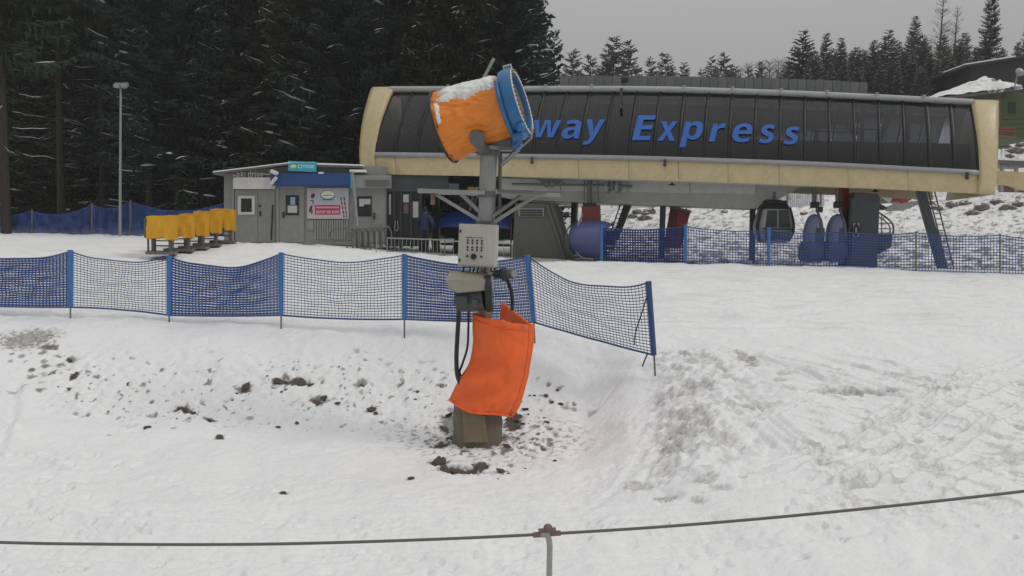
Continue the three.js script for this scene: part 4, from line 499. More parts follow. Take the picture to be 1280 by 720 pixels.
// ---------------------------------------------------------------- snow gun
{
  const D = 12, G = (px, py, o = 0) => A(px, py, D + o);
  const base = G(597, 556), gun = thing('snow_gun', 'snow cannon with orange barrel and blue ring on a grey mast', 'snow cannon', base);
  const mTop = G(611, 188), mBot = base.clone().add(V(0.02, -0.1, 0)), mp = (t) => mBot.clone().lerp(mTop, t);
  part('mast', [rod(mBot, mTop, 0.135, 0.125, 24), rod(mTop, mTop.clone().add(V(0, 0.05, 0)), 0.2, 0.2, 24)], M.galv, gun);
  const C = G(598, 145), ax = V(0.93, 0.29, 0.22).normalize(), up = V(0, 1, 0).addScaledVector(ax, -ax.y).normalize(), sd = ax.clone().cross(up);
  const K = 0.95, B = (v, th, r) => C.clone().addScaledVector(ax, v * K).addScaledVector(up, Math.cos(th) * r * K).addScaledVector(sd, Math.sin(th) * r * K);
  const rad = (v) => cr([-0.66, -0.6, -0.3, 0.1, 0.5, 0.58], [0.5, 0.545, 0.525, 0.485, 0.45, 0.445], v);
  const wr = (v, th) => 0.022 * fbm(v * 2.2 + 3, th * 2.4, 3) + 0.014 * N2(v * 3 + 0.8 * Math.sin(th * 2), th * 7) * sm(-0.1, 0.9, Math.abs(Math.sin(th))) + 0.01 * Math.sin(th * 26 + 5 * N2(v * 2, th)) * sm(0.3, 0.9, Math.sin(th) ) * sm(0.5, 0.1, Math.abs(v));
  const barrel = part('barrel_cover', sheet((u, w) => { const th = u * Math.PI * 2, v = lerp(-0.57, 0.56, w); return B(v, th, rad(Math.max(v, -0.6)) + wr(v, th) * 1.2 + 0.0); }, 120, 50, 0.012), M.orange, gun);
  part('rear_rim', sheet((u, w) => { const a = w * 6.2832; return B(-0.575 + 0.018 * Math.cos(a), u * 6.2832, 0.572 + 0.018 * Math.sin(a)); }, 60, 8), M.rubber, gun);
  part('rear_guard', sheet((u, w) => B(-0.54, u * 6.2832, 0.53 * w + 0.01), 40, 3, 0.01), M.rubber, gun);
  part('snow_cap', sheet((u, w) => { const a = u * 2 - 1, e = 1 + (0.1 * N2(w * 3, 3) + 0.07 * N2(w * 11, 8)) * Math.abs(a), th = a * 1.0 * e + 0.12, v = lerp(-0.47, 0.47, w) + 0.09 * N2(th * 6, w > 0.5 ? 4 : 9) * Math.abs(w * 2 - 1); const edge = Math.min(1 - Math.abs(a), Math.min(w, 1 - w) * 1.6); return B(v, th, rad(v) + wr(v, th) - 0.01 + 0.055 * sm(0, 0.22, edge) + 0.012 * N2(v * 7, th * 7)); }, 60, 50), M.snow, barrel);
  part('snow_patch', sheet((u, w) => { const th = lerp(0.95, 1.75, u), v = -0.52 + 0.1 * w + 0.05 * N2(th * 5, 2) * w; const e = Math.min(Math.min(u, 1 - u), Math.min(w, 1 - w)); return B(v, th, rad(v) + wr(v, th) - 0.012 + 0.04 * sm(0, 0.3, e)); }, 24, 12), M.snow, barrel);
  const ringP = [[0.5, 0.455], [0.5, 0.5], [0.52, 0.53], [0.6, 0.545], [0.68, 0.54], [0.72, 0.52], [0.735, 0.5], [0.73, 0.465], [0.7, 0.45], [0.6, 0.445]];
  const nring = part('nozzle_ring', sheet((u, w) => { const k = w * (ringP.length - 1), i = Math.min(ringP.length - 2, Math.floor(k)), t = k - i; return B(lerp(ringP[i][0], ringP[i + 1][0], t), u * 6.2832, lerp(ringP[i][1], ringP[i + 1][1], t)); }, 72, 18), M.ringBlue, gun);
  part('fan_grille', sheet((u, w) => B(0.63, u * 6.2832, 0.455 * w + 0.005), 40, 3, 0.01), M.brown, gun); 
  const noz = [], hold = [];
  for (let k = 0; k < 46; k++) for (const [r, v] of [[0.478, 0.735], [0.508, 0.735]]) { const th = (k + (r > 0.47 ? 0.5 : 0)) / 46 * 6.2832; noz.push(rod(B(v - 0.01, th, r), B(v + 0.02, th, r + 0.003), 0.009, 0.007, 6)); }
  part('nozzles', noz, M.rubber, nring); part('nozzle_plate', sheet((u, w) => { const a = w * 6.2832; return B(0.728 + 0.012 * Math.cos(a), u * 6.2832, 0.493 + 0.036 * Math.sin(a)); }, 72, 8), M.white, nring);
  part('water_pipe', [tube([0.5, 1.0, 1.6, 2.2, 2.7].map((t) => B(0.5, t + 0.5, 0.56)), 0.03), tube([B(0.6, 2.7, 0.55), B(0.55, 2.9, 0.62), B(0.42, 3.0, 0.66)], 0.04)], M.ringBlue, gun); part('pump_housing', [boxAt(0.2, 0.13, 0.2, 0, 0, 0, 0.05).rotateY(-0.4).rotateZ(0.3).translate(...B(0.58, 2.75, 0.58).toArray()), new THREE.SphereGeometry(0.075, 14, 10).translate(...B(0.66, 2.45, 0.56).toArray()), new THREE.CylinderGeometry(0.05, 0.06, 0.16, 14).rotateZ(0.5).translate(...B(0.5, 3.0, 0.6).toArray())], M.ringBlue, gun);
  { const t = part('number_plate', boxAt(0.13, 0.085, 0.02, 0, 0, 0, 0.006).rotateZ(0.28).translate(...G(634.5, 84.5, -0.2).toArray()), M.paper, gun); part('plate_mark', [-0.035, 0, 0.035].map((q) => boxAt(0.02, 0.045, 0.006, q, 0, 0.012, 0.001).rotateZ(0.28).translate(...G(634.5, 84.5, -0.2).toArray())), M.slate, t); part('plate_stem', rod(G(636, 88, -0.2), G(641, 97, -0.2), 0.02), M.ringBlue, t); }
  part('rear_rod', beam(G(617.5, 73, 0.25), G(597, 112, 0.25), 0.045, 0.045), M.galv, gun);
  part('barrel_latch', [rod(B(0.05, 0.22, 0.5), B(0.02, 0.2, 0.59), 0.012)], M.black, gun);
  // yoke holding the barrel
  part('yoke', [beam(G(598, 176, -0.38), G(606, 192, -0.12), 0.16, 0.05), slab([[586, 167], [596, 162], [606, 168], [605, 181], [596, 186], [588, 178]].map(([a, b]) => G(a, b, -0.5)), V(0, 0, -0.1)), beam(G(596, 178, -0.46), G(612, 192, -0.05), 0.14, 0.08), beam(G(621, 168, 0.42), G(614, 192, 0.1), 0.14, 0.08)], M.galvDark, gun);
  part('tilt_motor', [boxAt(0.42, 0.24, 0.34, 0, 0, 0, 0.04).translate(...G(624, 178, 0.05).toArray()), new THREE.CylinderGeometry(0.17, 0.17, 0.12, 20).translate(...G(611, 190, 0).toArray())], M.galvDark, gun);
  part('tilt_cylinder', [rod(G(664, 172, -0.15), G(626, 207, 0), 0.022), rod(G(664, 160, -0.15), G(664, 173, -0.15), 0.02), rod(G(648, 187, -0.1), G(628, 205, 0), 0.034)], M.galv, gun);
  part('riser_pipe', [rod(G(625.5, 192, 0.02), G(624, 278, 0.02), 0.03)], M.galvDark, gun);
  // service platform on the mast
  const pc = mp(0.857), ring = (r, y, tr, n = 6, ph = 0.2) => tube(Array.from({ length: n + 1 }, (_, k) => V(pc.x + Math.cos(k / n * 6.2832 + ph) * r, pc.y + y, pc.z + Math.sin(k / n * 6.2832 + ph) * r)), tr, 6, n * 4);
  part('platform_beam', [beam(G(522, 238.5, -0.25), G(606, 241, -0.15), 0.1, 0.06), beam(G(545, 240.5, 0.35), G(612, 241.5, 0.2), 0.1, 0.06), beam(G(620, 240, -0.2), G(700, 244, -0.3), 0.1, 0.05), beam(G(620, 238, 0.2), G(682, 240, 0.45), 0.1, 0.05)], M.galv, gun);
  part('platform_grating', slab([G(622, 240.5, -0.35), G(668, 242.5, -0.5), G(704, 243.2, -0.1), G(690, 240.5, 0.5), G(622, 239, 0.35)].map((p) => p.setY(pc.y + 0.02)), V(0, 0.03, 0)), M.galvDark, gun);
  for (const [a, b, c, d, o] of [[542, 241, 605, 279, -0.15], [575, 241, 606, 271, 0.12], [652, 244, 615, 271, 0.15], [672, 243, 617, 278, -0.15]]) part('platform_strut', beam(G(a, b, o), G(c, d, -0.08), 0.05, 0.05), M.galv, gun);
  part('platform_bracket', [beam(G(541, 238, -0.2), G(541, 256, -0.2), 0.06, 0.06)], M.rust, gun);
  for (const [q, r] of [[mp(0.76), 0.155], [pc, 0.15]]) part('mast_clamp', new THREE.CylinderGeometry(r, r, 0.09, 24).translate(...q.toArray()), M.galvDark, gun);
  // control box
  const cb = thing('control_box', 'pale grey control box with dials mounted on the snow cannon mast', 'control box', G(598, 334, -0.3));
  const bq = new THREE.Quaternion().setFromEuler(new THREE.Euler(0, -0.2, -0.02)), bc = G(598, 307, -0.28), bx = (g) => { g.applyQuaternion(bq); g.translate(bc.x, bc.y, bc.z); return g; };
  part('housing', bx(boxAt(0.56, 0.62, 0.2, 0, 0, 0, 0.018)), M.box, cb); const cdoor = part('door', bx(boxAt(0.52, 0.58, 0.024, 0, 0, 0.11, 0.01)), M.box, cb);
  for (const y of [0.2, -0.22]) part('hinge', bx(boxAt(0.025, 0.045, 0.02, -0.245, y, 0.125)), M.black, cdoor);
  const rowsY = [0.075, 0.035, -0.025, -0.065]; for (let i = 0; i < 4; i++) for (let j = 0; j < 4; j++) part('indicator', bx((i + j) % 3 ? boxAt(0.026, 0.028, 0.012, -0.13 + i * 0.07, rowsY[j], 0.126, 0.003) : new THREE.CylinderGeometry(0.014, 0.014, 0.014, 12).rotateX(Math.PI / 2).translate(-0.13 + i * 0.07, rowsY[j], 0.126)), M.black, cdoor);
  part('label_strip', bx(boxAt(0.1, 0.012, 0.004, -0.11, 0.115, 0.1235, 0.001)), M.black, cdoor); part('label_strip', bx(boxAt(0.14, 0.008, 0.004, 0.02, 0.115, 0.1235, 0.001)), M.slate, cdoor);
  part('rotary_knob', [bx(new THREE.CylinderGeometry(0.04, 0.044, 0.03, 20).rotateX(Math.PI / 2).translate(-0.035, -0.16, 0.135)), bx(boxAt(0.02, 0.07, 0.02, -0.035, -0.16, 0.155))], M.rubber, cdoor); for (const x of [-0.13, 0.08]) part('push_button', bx(new THREE.CylinderGeometry(0.016, 0.016, 0.02, 12).rotateX(Math.PI / 2).translate(x, -0.155, 0.13)), M.black, cdoor);
  const cables = []; for (const [x, y, z, w] of [[580, 333, 575, 347], [588, 333, 585, 345], [593, 334, 593, 346], [598, 334, 600, 345], [607, 334, 610, 346], [615, 333, 626, 343], [620, 332, 634, 341]]) cables.push(tube([G(x, y, -0.25), G(x - 1, y + 6, -0.27), G(z, w - 3, -0.25), G(z, w, -0.2)], 0.013)); part('cable_tails', cables, M.rubber, gun);
  // compressor under its hood
  const cp = thing('compressor', 'dark compressor under a beige sloping hood on the snow cannon mast', 'compressor', G(595, 388, -0.3));
  const hd = (l) => l.map(([a, b, o]) => G(a, b, o));
  part('hood', [slab(hd([[563, 338, -0.25], [612, 341, -0.25], [606, 351, -0.62], [557, 350, -0.62]]), V(0, -0.012, 0.0)), slab(hd([[557, 350.5, -0.62], [606, 351.5, -0.62], [606, 362, -0.64], [572, 365.5, -0.66], [561, 360, -0.64]]), V(0, 0, -0.014)), slab(hd([[612, 341.5, -0.25], [617, 346, -0.25], [610, 360, -0.6], [606.2, 361, -0.62], [606.2, 351, -0.62]]), V(-0.012, 0, 0))], M.beige, cp);
  part('hood_edge', [beam(G(560, 360, -0.57), G(572, 365.5, -0.57), 0.02, 0.02), beam(G(572, 365.5, -0.57), G(606, 362.5, -0.57), 0.02, 0.02), beam(G(606, 362.5, -0.57), G(617, 346, -0.57), 0.025, 0.02)], M.galv, cp);
  part('motor', [rod(G(573, 374, -0.3), G(607, 371, -0.4), 0.19, 0.2, 24), boxAt(0.2, 0.14, 0.2, 0, 0, 0, 0.02).translate(...G(576, 375, -0.5).toArray()), boxAt(0.1, 0.1, 0.14, 0, 0, 0, 0.02).translate(...G(594, 378, -0.55).toArray())], M.slate, cp);
  part('fan_cowl', [rod(G(607, 367, -0.4), G(615, 366.5, -0.4), 0.27, 0.27, 30)], M.rubber, cp); part('bracket', [beam(G(600, 340, -0.15), G(608, 392, -0.05), 0.1, 0.1), beam(G(578, 386, -0.3), G(612, 386, -0.3), 0.06, 0.05)], M.galvDark, cp);
  const vv = thing('hydrant_valve', 'dark valve and hose coupling beside the compressor', 'valve', G(634, 352, -0.2)); part('valve_body', [rod(G(616, 345, -0.15), G(638, 342, -0.3), 0.045, 0.045, 14), rod(G(629, 335, -0.25), G(632, 350, -0.25), 0.05, 0.05, 14), rod(G(626, 340, -0.25), G(628, 349, -0.25), 0.03, 0.03, 10)], M.slate, vv); part('coupling', [rod(G(636, 343, -0.28), G(641, 342.5, -0.34), 0.075, 0.075, 18)], M.galvDark, vv); part('coupling_ring', [rod(G(641, 342.5, -0.33), G(643, 342.3, -0.39), 0.055, 0.05, 18)], M.galv, vv); part('hose_stub', tube([[634, 350], [638, 360], [640, 372], [640.5, 388]].map(([a, b]) => G(a, b, -0.18)), 0.03), M.rubber, vv);
  solo('hose', tube([[574, 385], [573, 400], [571.5, 425], [570.5, 450], [572, 470], [576, 480], [586, 492]].map(([a, b]) => G(a, b, -0.3)), 0.034, 10, 50), M.rubber, 'thick black hose hanging beside the orange pad', 'hose'); solo('cable_loop', tube([[586, 386], [585.5, 410], [584, 435], [578, 455], [574.5, 466], [580, 474]].map(([a, b]) => G(a, b, -0.25)), 0.017, 8, 40), M.rubber, 'thin black cable hanging between hose and orange pad', 'cable');
  // protective pad wrapped round the mast
  const yl = [[391, 591], [410, 590.5], [429, 591], [454, 586], [471, 575.5], [485, 568], [499, 561.7]], yr = [[404, 664], [425, 664.5], [447, 662], [470, 658], [485, 654], [505, 648], [520, 638]];
  const padF = (u, v) => { const ly = cr([0, 0.25, 0.5, 0.75, 1], [391.5, 418, 446, 472, 499], v), lx = cr(yl.map((q) => q[0]), yl.map((q) => q[1]), ly), ry = cr([0, 0.25, 0.5, 0.75, 1], [406, 433, 462, 492, 520], v), rx = cr(yr.map((q) => q[0]), yr.map((q) => q[1]), ry); const s = Math.sin(u * Math.PI); const px = lerp(lx, rx, u), py = lerp(ly, ry, u) + lerp(3, 7, v) * s + 2.5 * v * Math.sin(u * 6.28); const fold = 0.025 * Math.sin((v * 9 + u * 3) * 2) * sm(0.9, 0.2, u) * sm(0.1, 0.5, v) + 0.04 * fbm(u * 2 + 4, v * 2.4, 3) + 0.016 * N2((u + v * 0.8) * 7, (u - v) * 1.2) * sm(0.15, 0.45, v) - 0.07 * Math.exp(-(((v - 0.56) / 0.1) ** 2)) * (1 - u); return G(px, py, -0.1 - 0.42 * Math.sin(clamp(u * 0.94 + 0.06) * Math.PI) ** 0.55 - fold); };
  const padTh = 0.09, padB = (u, v) => { const top = lerp(405, 377, u), bot = lerp(518, 490, u), e = padF(1, v); const px = lerp(664, 628, u) - v * lerp(26, 12, u), py = lerp(top, bot, v); const q = G(px, py, -0.26 + 0.62 * Math.sin(u * 1.5)); return u < 0.02 ? e : q; };
  const pd = thing('mast_pad', 'bright orange foam pad wrapped round foot of the mast', 'safety pad', G(605, 524, -0.3));
  part('front_panel', sheet(padF, 40, 44, -padTh), M.pad, pd); part('rear_panel', sheet(padB, 14, 20, -0.05), M.pad, pd); for (const v of [0.07]) part('seam', tube(Array.from({ length: 17 }, (_, k) => padF(k / 16, v).add(V(0, 0, 0.004))), 0.008, 6, 48), M.pad, pd); part('seam', tube(Array.from({ length: 17 }, (_, k) => padF(0.955, k / 16).add(V(0, 0, 0.004))), 0.008, 6, 48), M.pad, pd); part('eyelet', new THREE.TorusGeometry(0.02, 0.006, 6, 14).translate(...padF(0.86, 0.03).add(V(0, 0, 0.012)).toArray()), M.galv, pd);
  part('hem', tube(Array.from({ length: 21 }, (_, k) => padF(k / 20, 1).add(V(0, -0.004, 0))), 0.02, 8, 60), M.pad, pd);
  // concrete foot
  const ft = new THREE.CylinderGeometry(0.37, 0.41, 0.85, 10, 8), fp = ft.attributes.position; for (let i = 0; i < fp.count; i++) { const x = fp.getX(i), y = fp.getY(i), z = fp.getZ(i), n = 1 + 0.07 * fbm(x * 3 + y, z * 3 + y * 2, 4); fp.setXYZ(i, x * n, y, z * n); } ft.computeVertexNormals(); ft.translate(base.x, base.y + 0.26, base.z - 0.05);
  solo('concrete_footing', ft, M.concrete, 'weathered brown concrete footing under the snow cannon mast', 'footing');
  const fs = slab([[578, 513], [606, 520], [610, 553], [580, 553]].map(([a, b]) => G(a, b, -0.4)), V(0, 0, -0.1)); solo('footing_board', fs, mat(0.22, 0.19, 0.12, 0.95), 'pale board leaning on the face of the concrete footing', 'board');
}

// ---------------------------------------------------------------- clods of earth
{
  const R = rng(91), variants = [];
  for (let k = 0; k < 6; k++) { const g = new THREE.IcosahedronGeometry(1, 2), p = g.attributes.position; for (let i = 0; i < p.count; i++) { const v = V(p.getX(i), p.getY(i), p.getZ(i)), n = 1 + 0.45 * N3(v.x * 1.3 + k * 9, v.y * 1.3, v.z * 1.3) + 0.2 * N3(v.x * 4, v.y * 4 + k, v.z * 4); v.multiplyScalar(n); p.setXYZ(i, v.x, v.y * 0.55, v.z); } g.computeVertexNormals(); variants.push(g); }
  const bank = 'dark earth clod poking out of the snow bank below the net fence', near = 'dark earth clod lying around the concrete footing of the snow cannon';
  for (const [x, y, s, l] of [[94, 472, 0.09, 0], [87, 448, 0.07, 0], [228, 512, 0.14, 0], [240, 517, 0.1, 0], [305, 488, 0.11, 0], [355, 477, 0.16, 0], [374, 479, 0.17, 0], [388, 481, 0.1, 0], [396, 502, 0.13, 0], [404, 498, 0.09, 0], [263, 524, 0.1, 0], [464, 514, 0.1, 0], [275, 548, 0.07, 0], [353, 621, 0.07, 0], [87, 490, 0.06, 0], [422, 505, 0.07, 0], [452, 487, 0.07, 0],
    [552, 557, 0.12, 1], [548, 578, 0.12, 1], [560, 586, 0.15, 1], [575, 588, 0.17, 1], [590, 584, 0.15, 1], [600, 580, 0.14, 1], [561, 520, 0.1, 1], [556, 535, 0.1, 1], [564, 545, 0.11, 1], [640, 524, 0.16, 1], [643, 536, 0.11, 1], [622, 553, 0.1, 1], [657, 510, 0.09, 1], [626, 589, 0.09, 1], [514, 597, 0.06, 1], [690, 502, 0.06, 1], [701, 505, 0.06, 1], [653, 532, 0.06, 1], [634, 562, 0.07, 1]]) {
    const p = ground(x, y), m = new THREE.Mesh(variants[Math.floor(R() * 6)], M.earth); m.name = numbered('earth_clod'); m.position.set(p.x, gy(p.x, p.z) + s * 0.12, p.z); m.rotation.set(R() * 0.6, R() * 6, R() * 0.6); m.scale.set(s * (0.6 + R() * 0.5), s * 0.42, s * (0.45 + 0.35 * R())); m.castShadow = m.receiveShadow = true; m.userData = { label: l ? near : bank, category: 'clod', group: l ? 'clods around the footing' : 'clods on the bank' }; scene.add(m);
  }
  const crumbs = []; for (let k = 0; k < 85; k++) { let x, y; if (k < 40) { x = lerp(70, 560, R()); y = 445 + 85 * R() + 15 * Math.sin(x / 120); } else { const t = R() * 6.28, r = 0.3 + R() * 0.9; x = 625 + Math.cos(t) * 100 * r; y = 530 + Math.sin(t) * 58 * r; if (x < 540) continue; } const p = ground(x, y), s = 0.012 + 0.035 * R() * R(); const g = new THREE.IcosahedronGeometry(1, 0); g.scale(s * (1 + R()), s * 0.7, s); g.rotateY(R() * 6); g.translate(p.x, gy(p.x, p.z) + s * 0.3, p.z); crumbs.push(g); }
  const m = new THREE.Mesh(merge(crumbs), M.earth); m.name = 'earth_crumbs'; m.castShadow = m.receiveShadow = true; m.userData = { kind: 'stuff', label: 'scattered crumbs of dark earth on the snow', category: 'soil' }; scene.add(m);
}

// ---------------------------------------------------------------- foreground rope and stake
{
  const D = 6, pts = [[-140, 671], [0, 678], [170, 680.5], [340, 680], [520, 675], [684, 667.5], [860, 656], [1060, 638], [1280, 614], [1420, 596]].map(([a, b]) => A(a, b, D));
  solo('wire_rope', tube(pts, 0.0125, 8, 160), M.cable, 'taut steel wire rope stretched across the foreground snow', 'rope');
  const p = A(686, 668, D), s = thing('rope_stake', 'bent steel stake with rusty clamp carrying the wire rope', 'stake', V(p.x, gy(p.x, p.z), p.z));
  part('stake', tube([p.clone().add(V(-0.012, 0.0, 0)), p.clone().add(V(0.006, -0.06, 0)), p.clone().add(V(0.01, -0.2, 0)), p.clone().add(V(0.012, -0.6, 0)), V(p.x + 0.02, gy(p.x, p.z) - 0.2, p.z)], 0.023, 12, 40), M.galv, s);
  part('clamp_saddle', [rod(A(666, 668.8, D), A(701, 666.2, D), 0.021, 0.021, 12), rod(A(673, 664.5, D), A(695, 662.8, D), 0.023, 0.023, 12)], M.rust, s); part('clamp_cap', new THREE.SphereGeometry(0.036, 16, 10).scale(1, 0.9, 1).translate(...A(685, 660, D).toArray()), M.rust, s); part('clamp_band', rod(A(676, 667.8, D), A(687, 667, D), 0.027, 0.027, 12), M.galv, s);
}

// ---------------------------------------------------------------- trees
function spruce(seed, Ht, R, o) {
  const r = rng(seed), nd = [], ni = [], sn = [], si = [], tr = [];
  const { snow = 0.3, bare = 0, spread = 1, dens = 1 } = o;
  const tri = (a, b, c) => { const k = nd.length / 3; nd.push(a.x, a.y, a.z, b.x, b.y, b.z, c.x, c.y, c.z); ni.push(k, k + 1, k + 2); };
  const lump = (pts, w) => { let prev = -1; pts.forEach((p, i) => { const k = sn.length / 3, q = w * (0.6 + 0.7 * r()) * (i === 0 || i === pts.length - 1 ? 0.35 : 1), dir = pts[Math.min(i + 1, pts.length - 1)].clone().sub(pts[Math.max(0, i - 1)]).normalize(), s = V(-dir.z, 0, dir.x).normalize().multiplyScalar(q); for (const v of [p.clone().add(s), p.clone().add(V(0, q * 0.8, 0)), p.clone().sub(s)]) sn.push(v.x, v.y - 0.01, v.z); if (prev >= 0) for (let m = 0; m < 3; m++) { const a = prev + m, b = prev + (m + 1) % 3; si.push(a, b, k + (m + 1) % 3, a, k + (m + 1) % 3, k + m); } prev = k; }); };
  const step = 0.42 / dens;
  for (let y = bare * 0.35 + 0.6; y < Ht - 0.25; y += step * (0.7 + 0.6 * r())) {
    const f = y / Ht, dead = y < bare, nb = Math.max(3, Math.round((dead ? 5 : 6.5) * (f > 0.9 ? 0.7 : 1)));
    for (let k = 0; k < nb; k++) {
      const az = r() * 6.2832, L = (R * Math.pow(1 - f, 0.72) * (0.7 + 0.45 * r()) + 0.2) * (dead ? 0.9 : 1), n = Math.max(3, Math.min(8, Math.round(L / 0.4))), up = lerp(-0.32, 0.45, Math.pow(f, 1.3)) + 0.25 * (r() - 0.5), dx = Math.cos(az), dz = Math.sin(az), pts = [];
      const y0 = y + 0.3 * (r() - 0.5);
      for (let i = 0; i <= n; i++) { const t = i / n; pts.push(V(dx * L * t + 0.08 * L * (r() - 0.5) * t, y0 + L * (up * t - (dead ? 0.15 : 0.34) * t * (1 - t) * spread + 0.12 * t * t) + (dead ? 0.12 * (r() - 0.5) : 0), dz * L * t + 0.08 * L * (r() - 0.5) * t)); }
      if (dead) { for (let i = 0; i < n; i++) { const s = V(0, 0.016 * (1.4 - i / n), 0); tri(pts[i].clone().add(s), pts[i].clone().sub(s), pts[i + 1]); if (r() < 0.6) { const e = pts[i].clone().add(V(-dz * 0.5 * (r() - 0.5) + dx * 0.3, -0.25 * r(), dx * 0.5 * (r() - 0.5) + dz * 0.3)); tri(pts[i].clone().add(s), pts[i].clone().sub(s), e); } } if (r() < snow) { const a = Math.floor(n * 0.5 * r()); lump(pts.slice(a, a + 2 + Math.floor(r() * 4)), 0.022 + 0.014 * r()); } continue; }
      for (let i = 1; i <= n; i++) {
        const t = i / n, p = pts[i], q = pts[i - 1], w = Math.min(0.85, L * 0.32) * (1.15 - 0.75 * t);
        for (const s of [-1, 1]) {
          const e = p.clone().add(V(-dz * s * w * (0.7 + 0.6 * r()) + dx * w * 0.5, -w * (0.15 + 0.4 * r()), dx * s * w * (0.7 + 0.6 * r()) + dz * w * 0.5)); tri(q, p.clone().add(V(0, 0.03, 0)), e);
          const m = q.clone().lerp(e, 0.3 + 0.5 * r()), hg = w * (0.35 + 0.6 * r()); tri(m, m.clone().add(V(dx * 0.16, -0.02, dz * 0.16)), m.clone().add(V(dx * 0.06 + 0.1 * (r() - 0.5), -hg, dz * 0.06 + 0.1 * (r() - 0.5))));
        }
        tri(q, p, p.clone().add(V(0.06 * (r() - 0.5), -0.12 - 0.3 * w * r(), 0.06 * (r() - 0.5))));
      }
      const tip = pts[n]; tri(pts[n - 1].clone().add(V(-dz * 0.1, 0, dx * 0.1)), pts[n - 1].clone().add(V(dz * 0.1, 0, -dx * 0.1)), tip.clone().add(V(dx * 0.25, -0.02, dz * 0.25)));
      if (r() < snow) { const a = Math.floor(n * (0.4 + 0.45 * r())), b = Math.min(n, a + 1 + Math.floor(r() * 2.4)); lump(pts.slice(a, b + 1).map((p) => p.clone().add(V(0, 0.05, 0))), 0.065 + 0.12 * r() * (L > 1.4 ? 1 : 0.6)); if (r() < 0.35) { const p = pts[b]; lump([p.clone().add(V(-dz * 0.05, 0.02, dx * 0.05)), p.clone().add(V(-dz * 0.3, -0.06, dx * 0.3)), p.clone().add(V(-dz * 0.5, -0.18, dx * 0.5))], 0.05); } }
    }
  }
  const tg = new THREE.CylinderGeometry(0.015, 0.008 * Ht + 0.05, Ht, 9, 6); tg.translate(0, Ht / 2 - 0.3, 0);
  const mk = (p, i) => { const g = new THREE.BufferGeometry(); g.setAttribute('position', new THREE.Float32BufferAttribute(p, 3)); g.setIndex(i); g.computeVertexNormals(); g.setAttribute('uv', new THREE.Float32BufferAttribute(new Float32Array(p.length / 3 * 2), 2)); return g; };
  return { trunk: tg, crown: mk(nd, ni), snow: mk(sn, si), Ht, tris: ni.length / 3 + si.length / 3 };
}
const kinds = {
  tall: [101, 102, 103].map((s, i) => spruce(s, 24 + i * 1.5, 3.6, { snow: 0.65, bare: [0, 2, 4][i] })), barelow: [111, 112].map((s, i) => spruce(s, 26, 4.6, { snow: 0.3, bare: 9 + i * 3 })),
  hill: [121, 122, 123].map((s, i) => spruce(s, 17 + i * 2, 3.0 - 0.3 * i, { snow: 0.7, dens: 1.15 })), slim: [131, 132].map((s, i) => spruce(s, 15, 2.0 + 0.3 * i, { snow: 0.4, dens: 1.1 })),
};
console.log('tree tris', Object.values(kinds).flat().map((k) => k.tris).join(' '));
let treeCount = 0;
function tree(kind, variant, px, d, o = {}) {
  const k = kinds[kind][variant % kinds[kind].length], x = A(px, 300, d).x, y = height(x, -d) - 0.2, g = new THREE.Group(); g.name = numbered('spruce_tree');
  let s = o.scale ?? 1; if (o.topY !== undefined) s = (A(px, o.topY, d).y - y) / (k.Ht - 0.3); 
  g.position.set(x, y, -d); g.rotation.set(o.tilt || 0, (treeCount * 2.399) % 6.283, 0); g.scale.set(s * (o.wide || 1), s, s * (o.wide || 1));
  const add = (n, ge, m) => { const me = new THREE.Mesh(ge, m); me.name = n; me.castShadow = me.receiveShadow = true; g.add(me); };
  add('trunk', k.trunk, M.bark); add('crown', k.crown, o.light ? M.needles2 : [M.needles, M.needles3, M.needles4][treeCount % 3]); add('snow_load', k.snow, M.treeSnow); g.children[2].userData = { kind: 'stuff' };
  g.userData = { label: o.label, category: 'tree', group: o.group }; scene.add(g); treeCount++; return g;
}
function bareTree(seed, px, d, topY, label, spread = 0.3) {
  const r = rng(seed), x = A(px, 300, d).x, y = height(x, -d) - 0.2, Ht = A(px, topY, d).y - y, t = thing('bare_tree', label, 'tree', V(x, y, -d)), tw = []; const top = V(x + 0.3, y + Ht, -d), b0 = V(x, y, -d);
  part('trunk', rod(b0, top, 0.012 * Ht + 0.05, 0.02, 9), M.bark, t);
  for (let k = 0; k < 110; k++) { const f = 0.25 + 0.74 * Math.pow(r(), 0.8), p = b0.clone().lerp(top, f), a = r() * 6.283, L = Ht * spread * (1.05 - f) * (0.6 + 0.6 * r()) + 0.4, q = p.clone().add(V(Math.cos(a) * L, L * (0.35 + 0.5 * r()), Math.sin(a) * L)); tw.push(rod(p, q, 0.03 * (1.2 - f) + 0.012, 0.006, 4)); for (let m = 0; m < 6; m++) { const c = p.clone().lerp(q, 0.25 + 0.75 * r()), l = L * 0.4 * r() + 0.2; tw.push(rod(c, c.clone().add(V((r() - 0.5) * l * 1.4, l * (0.1 + 0.7 * r()), (r() - 0.5) * l * 1.4)), 0.012, 0.005, 3)); } }
  part('crown', tw, M.bark2, t); return t;
}
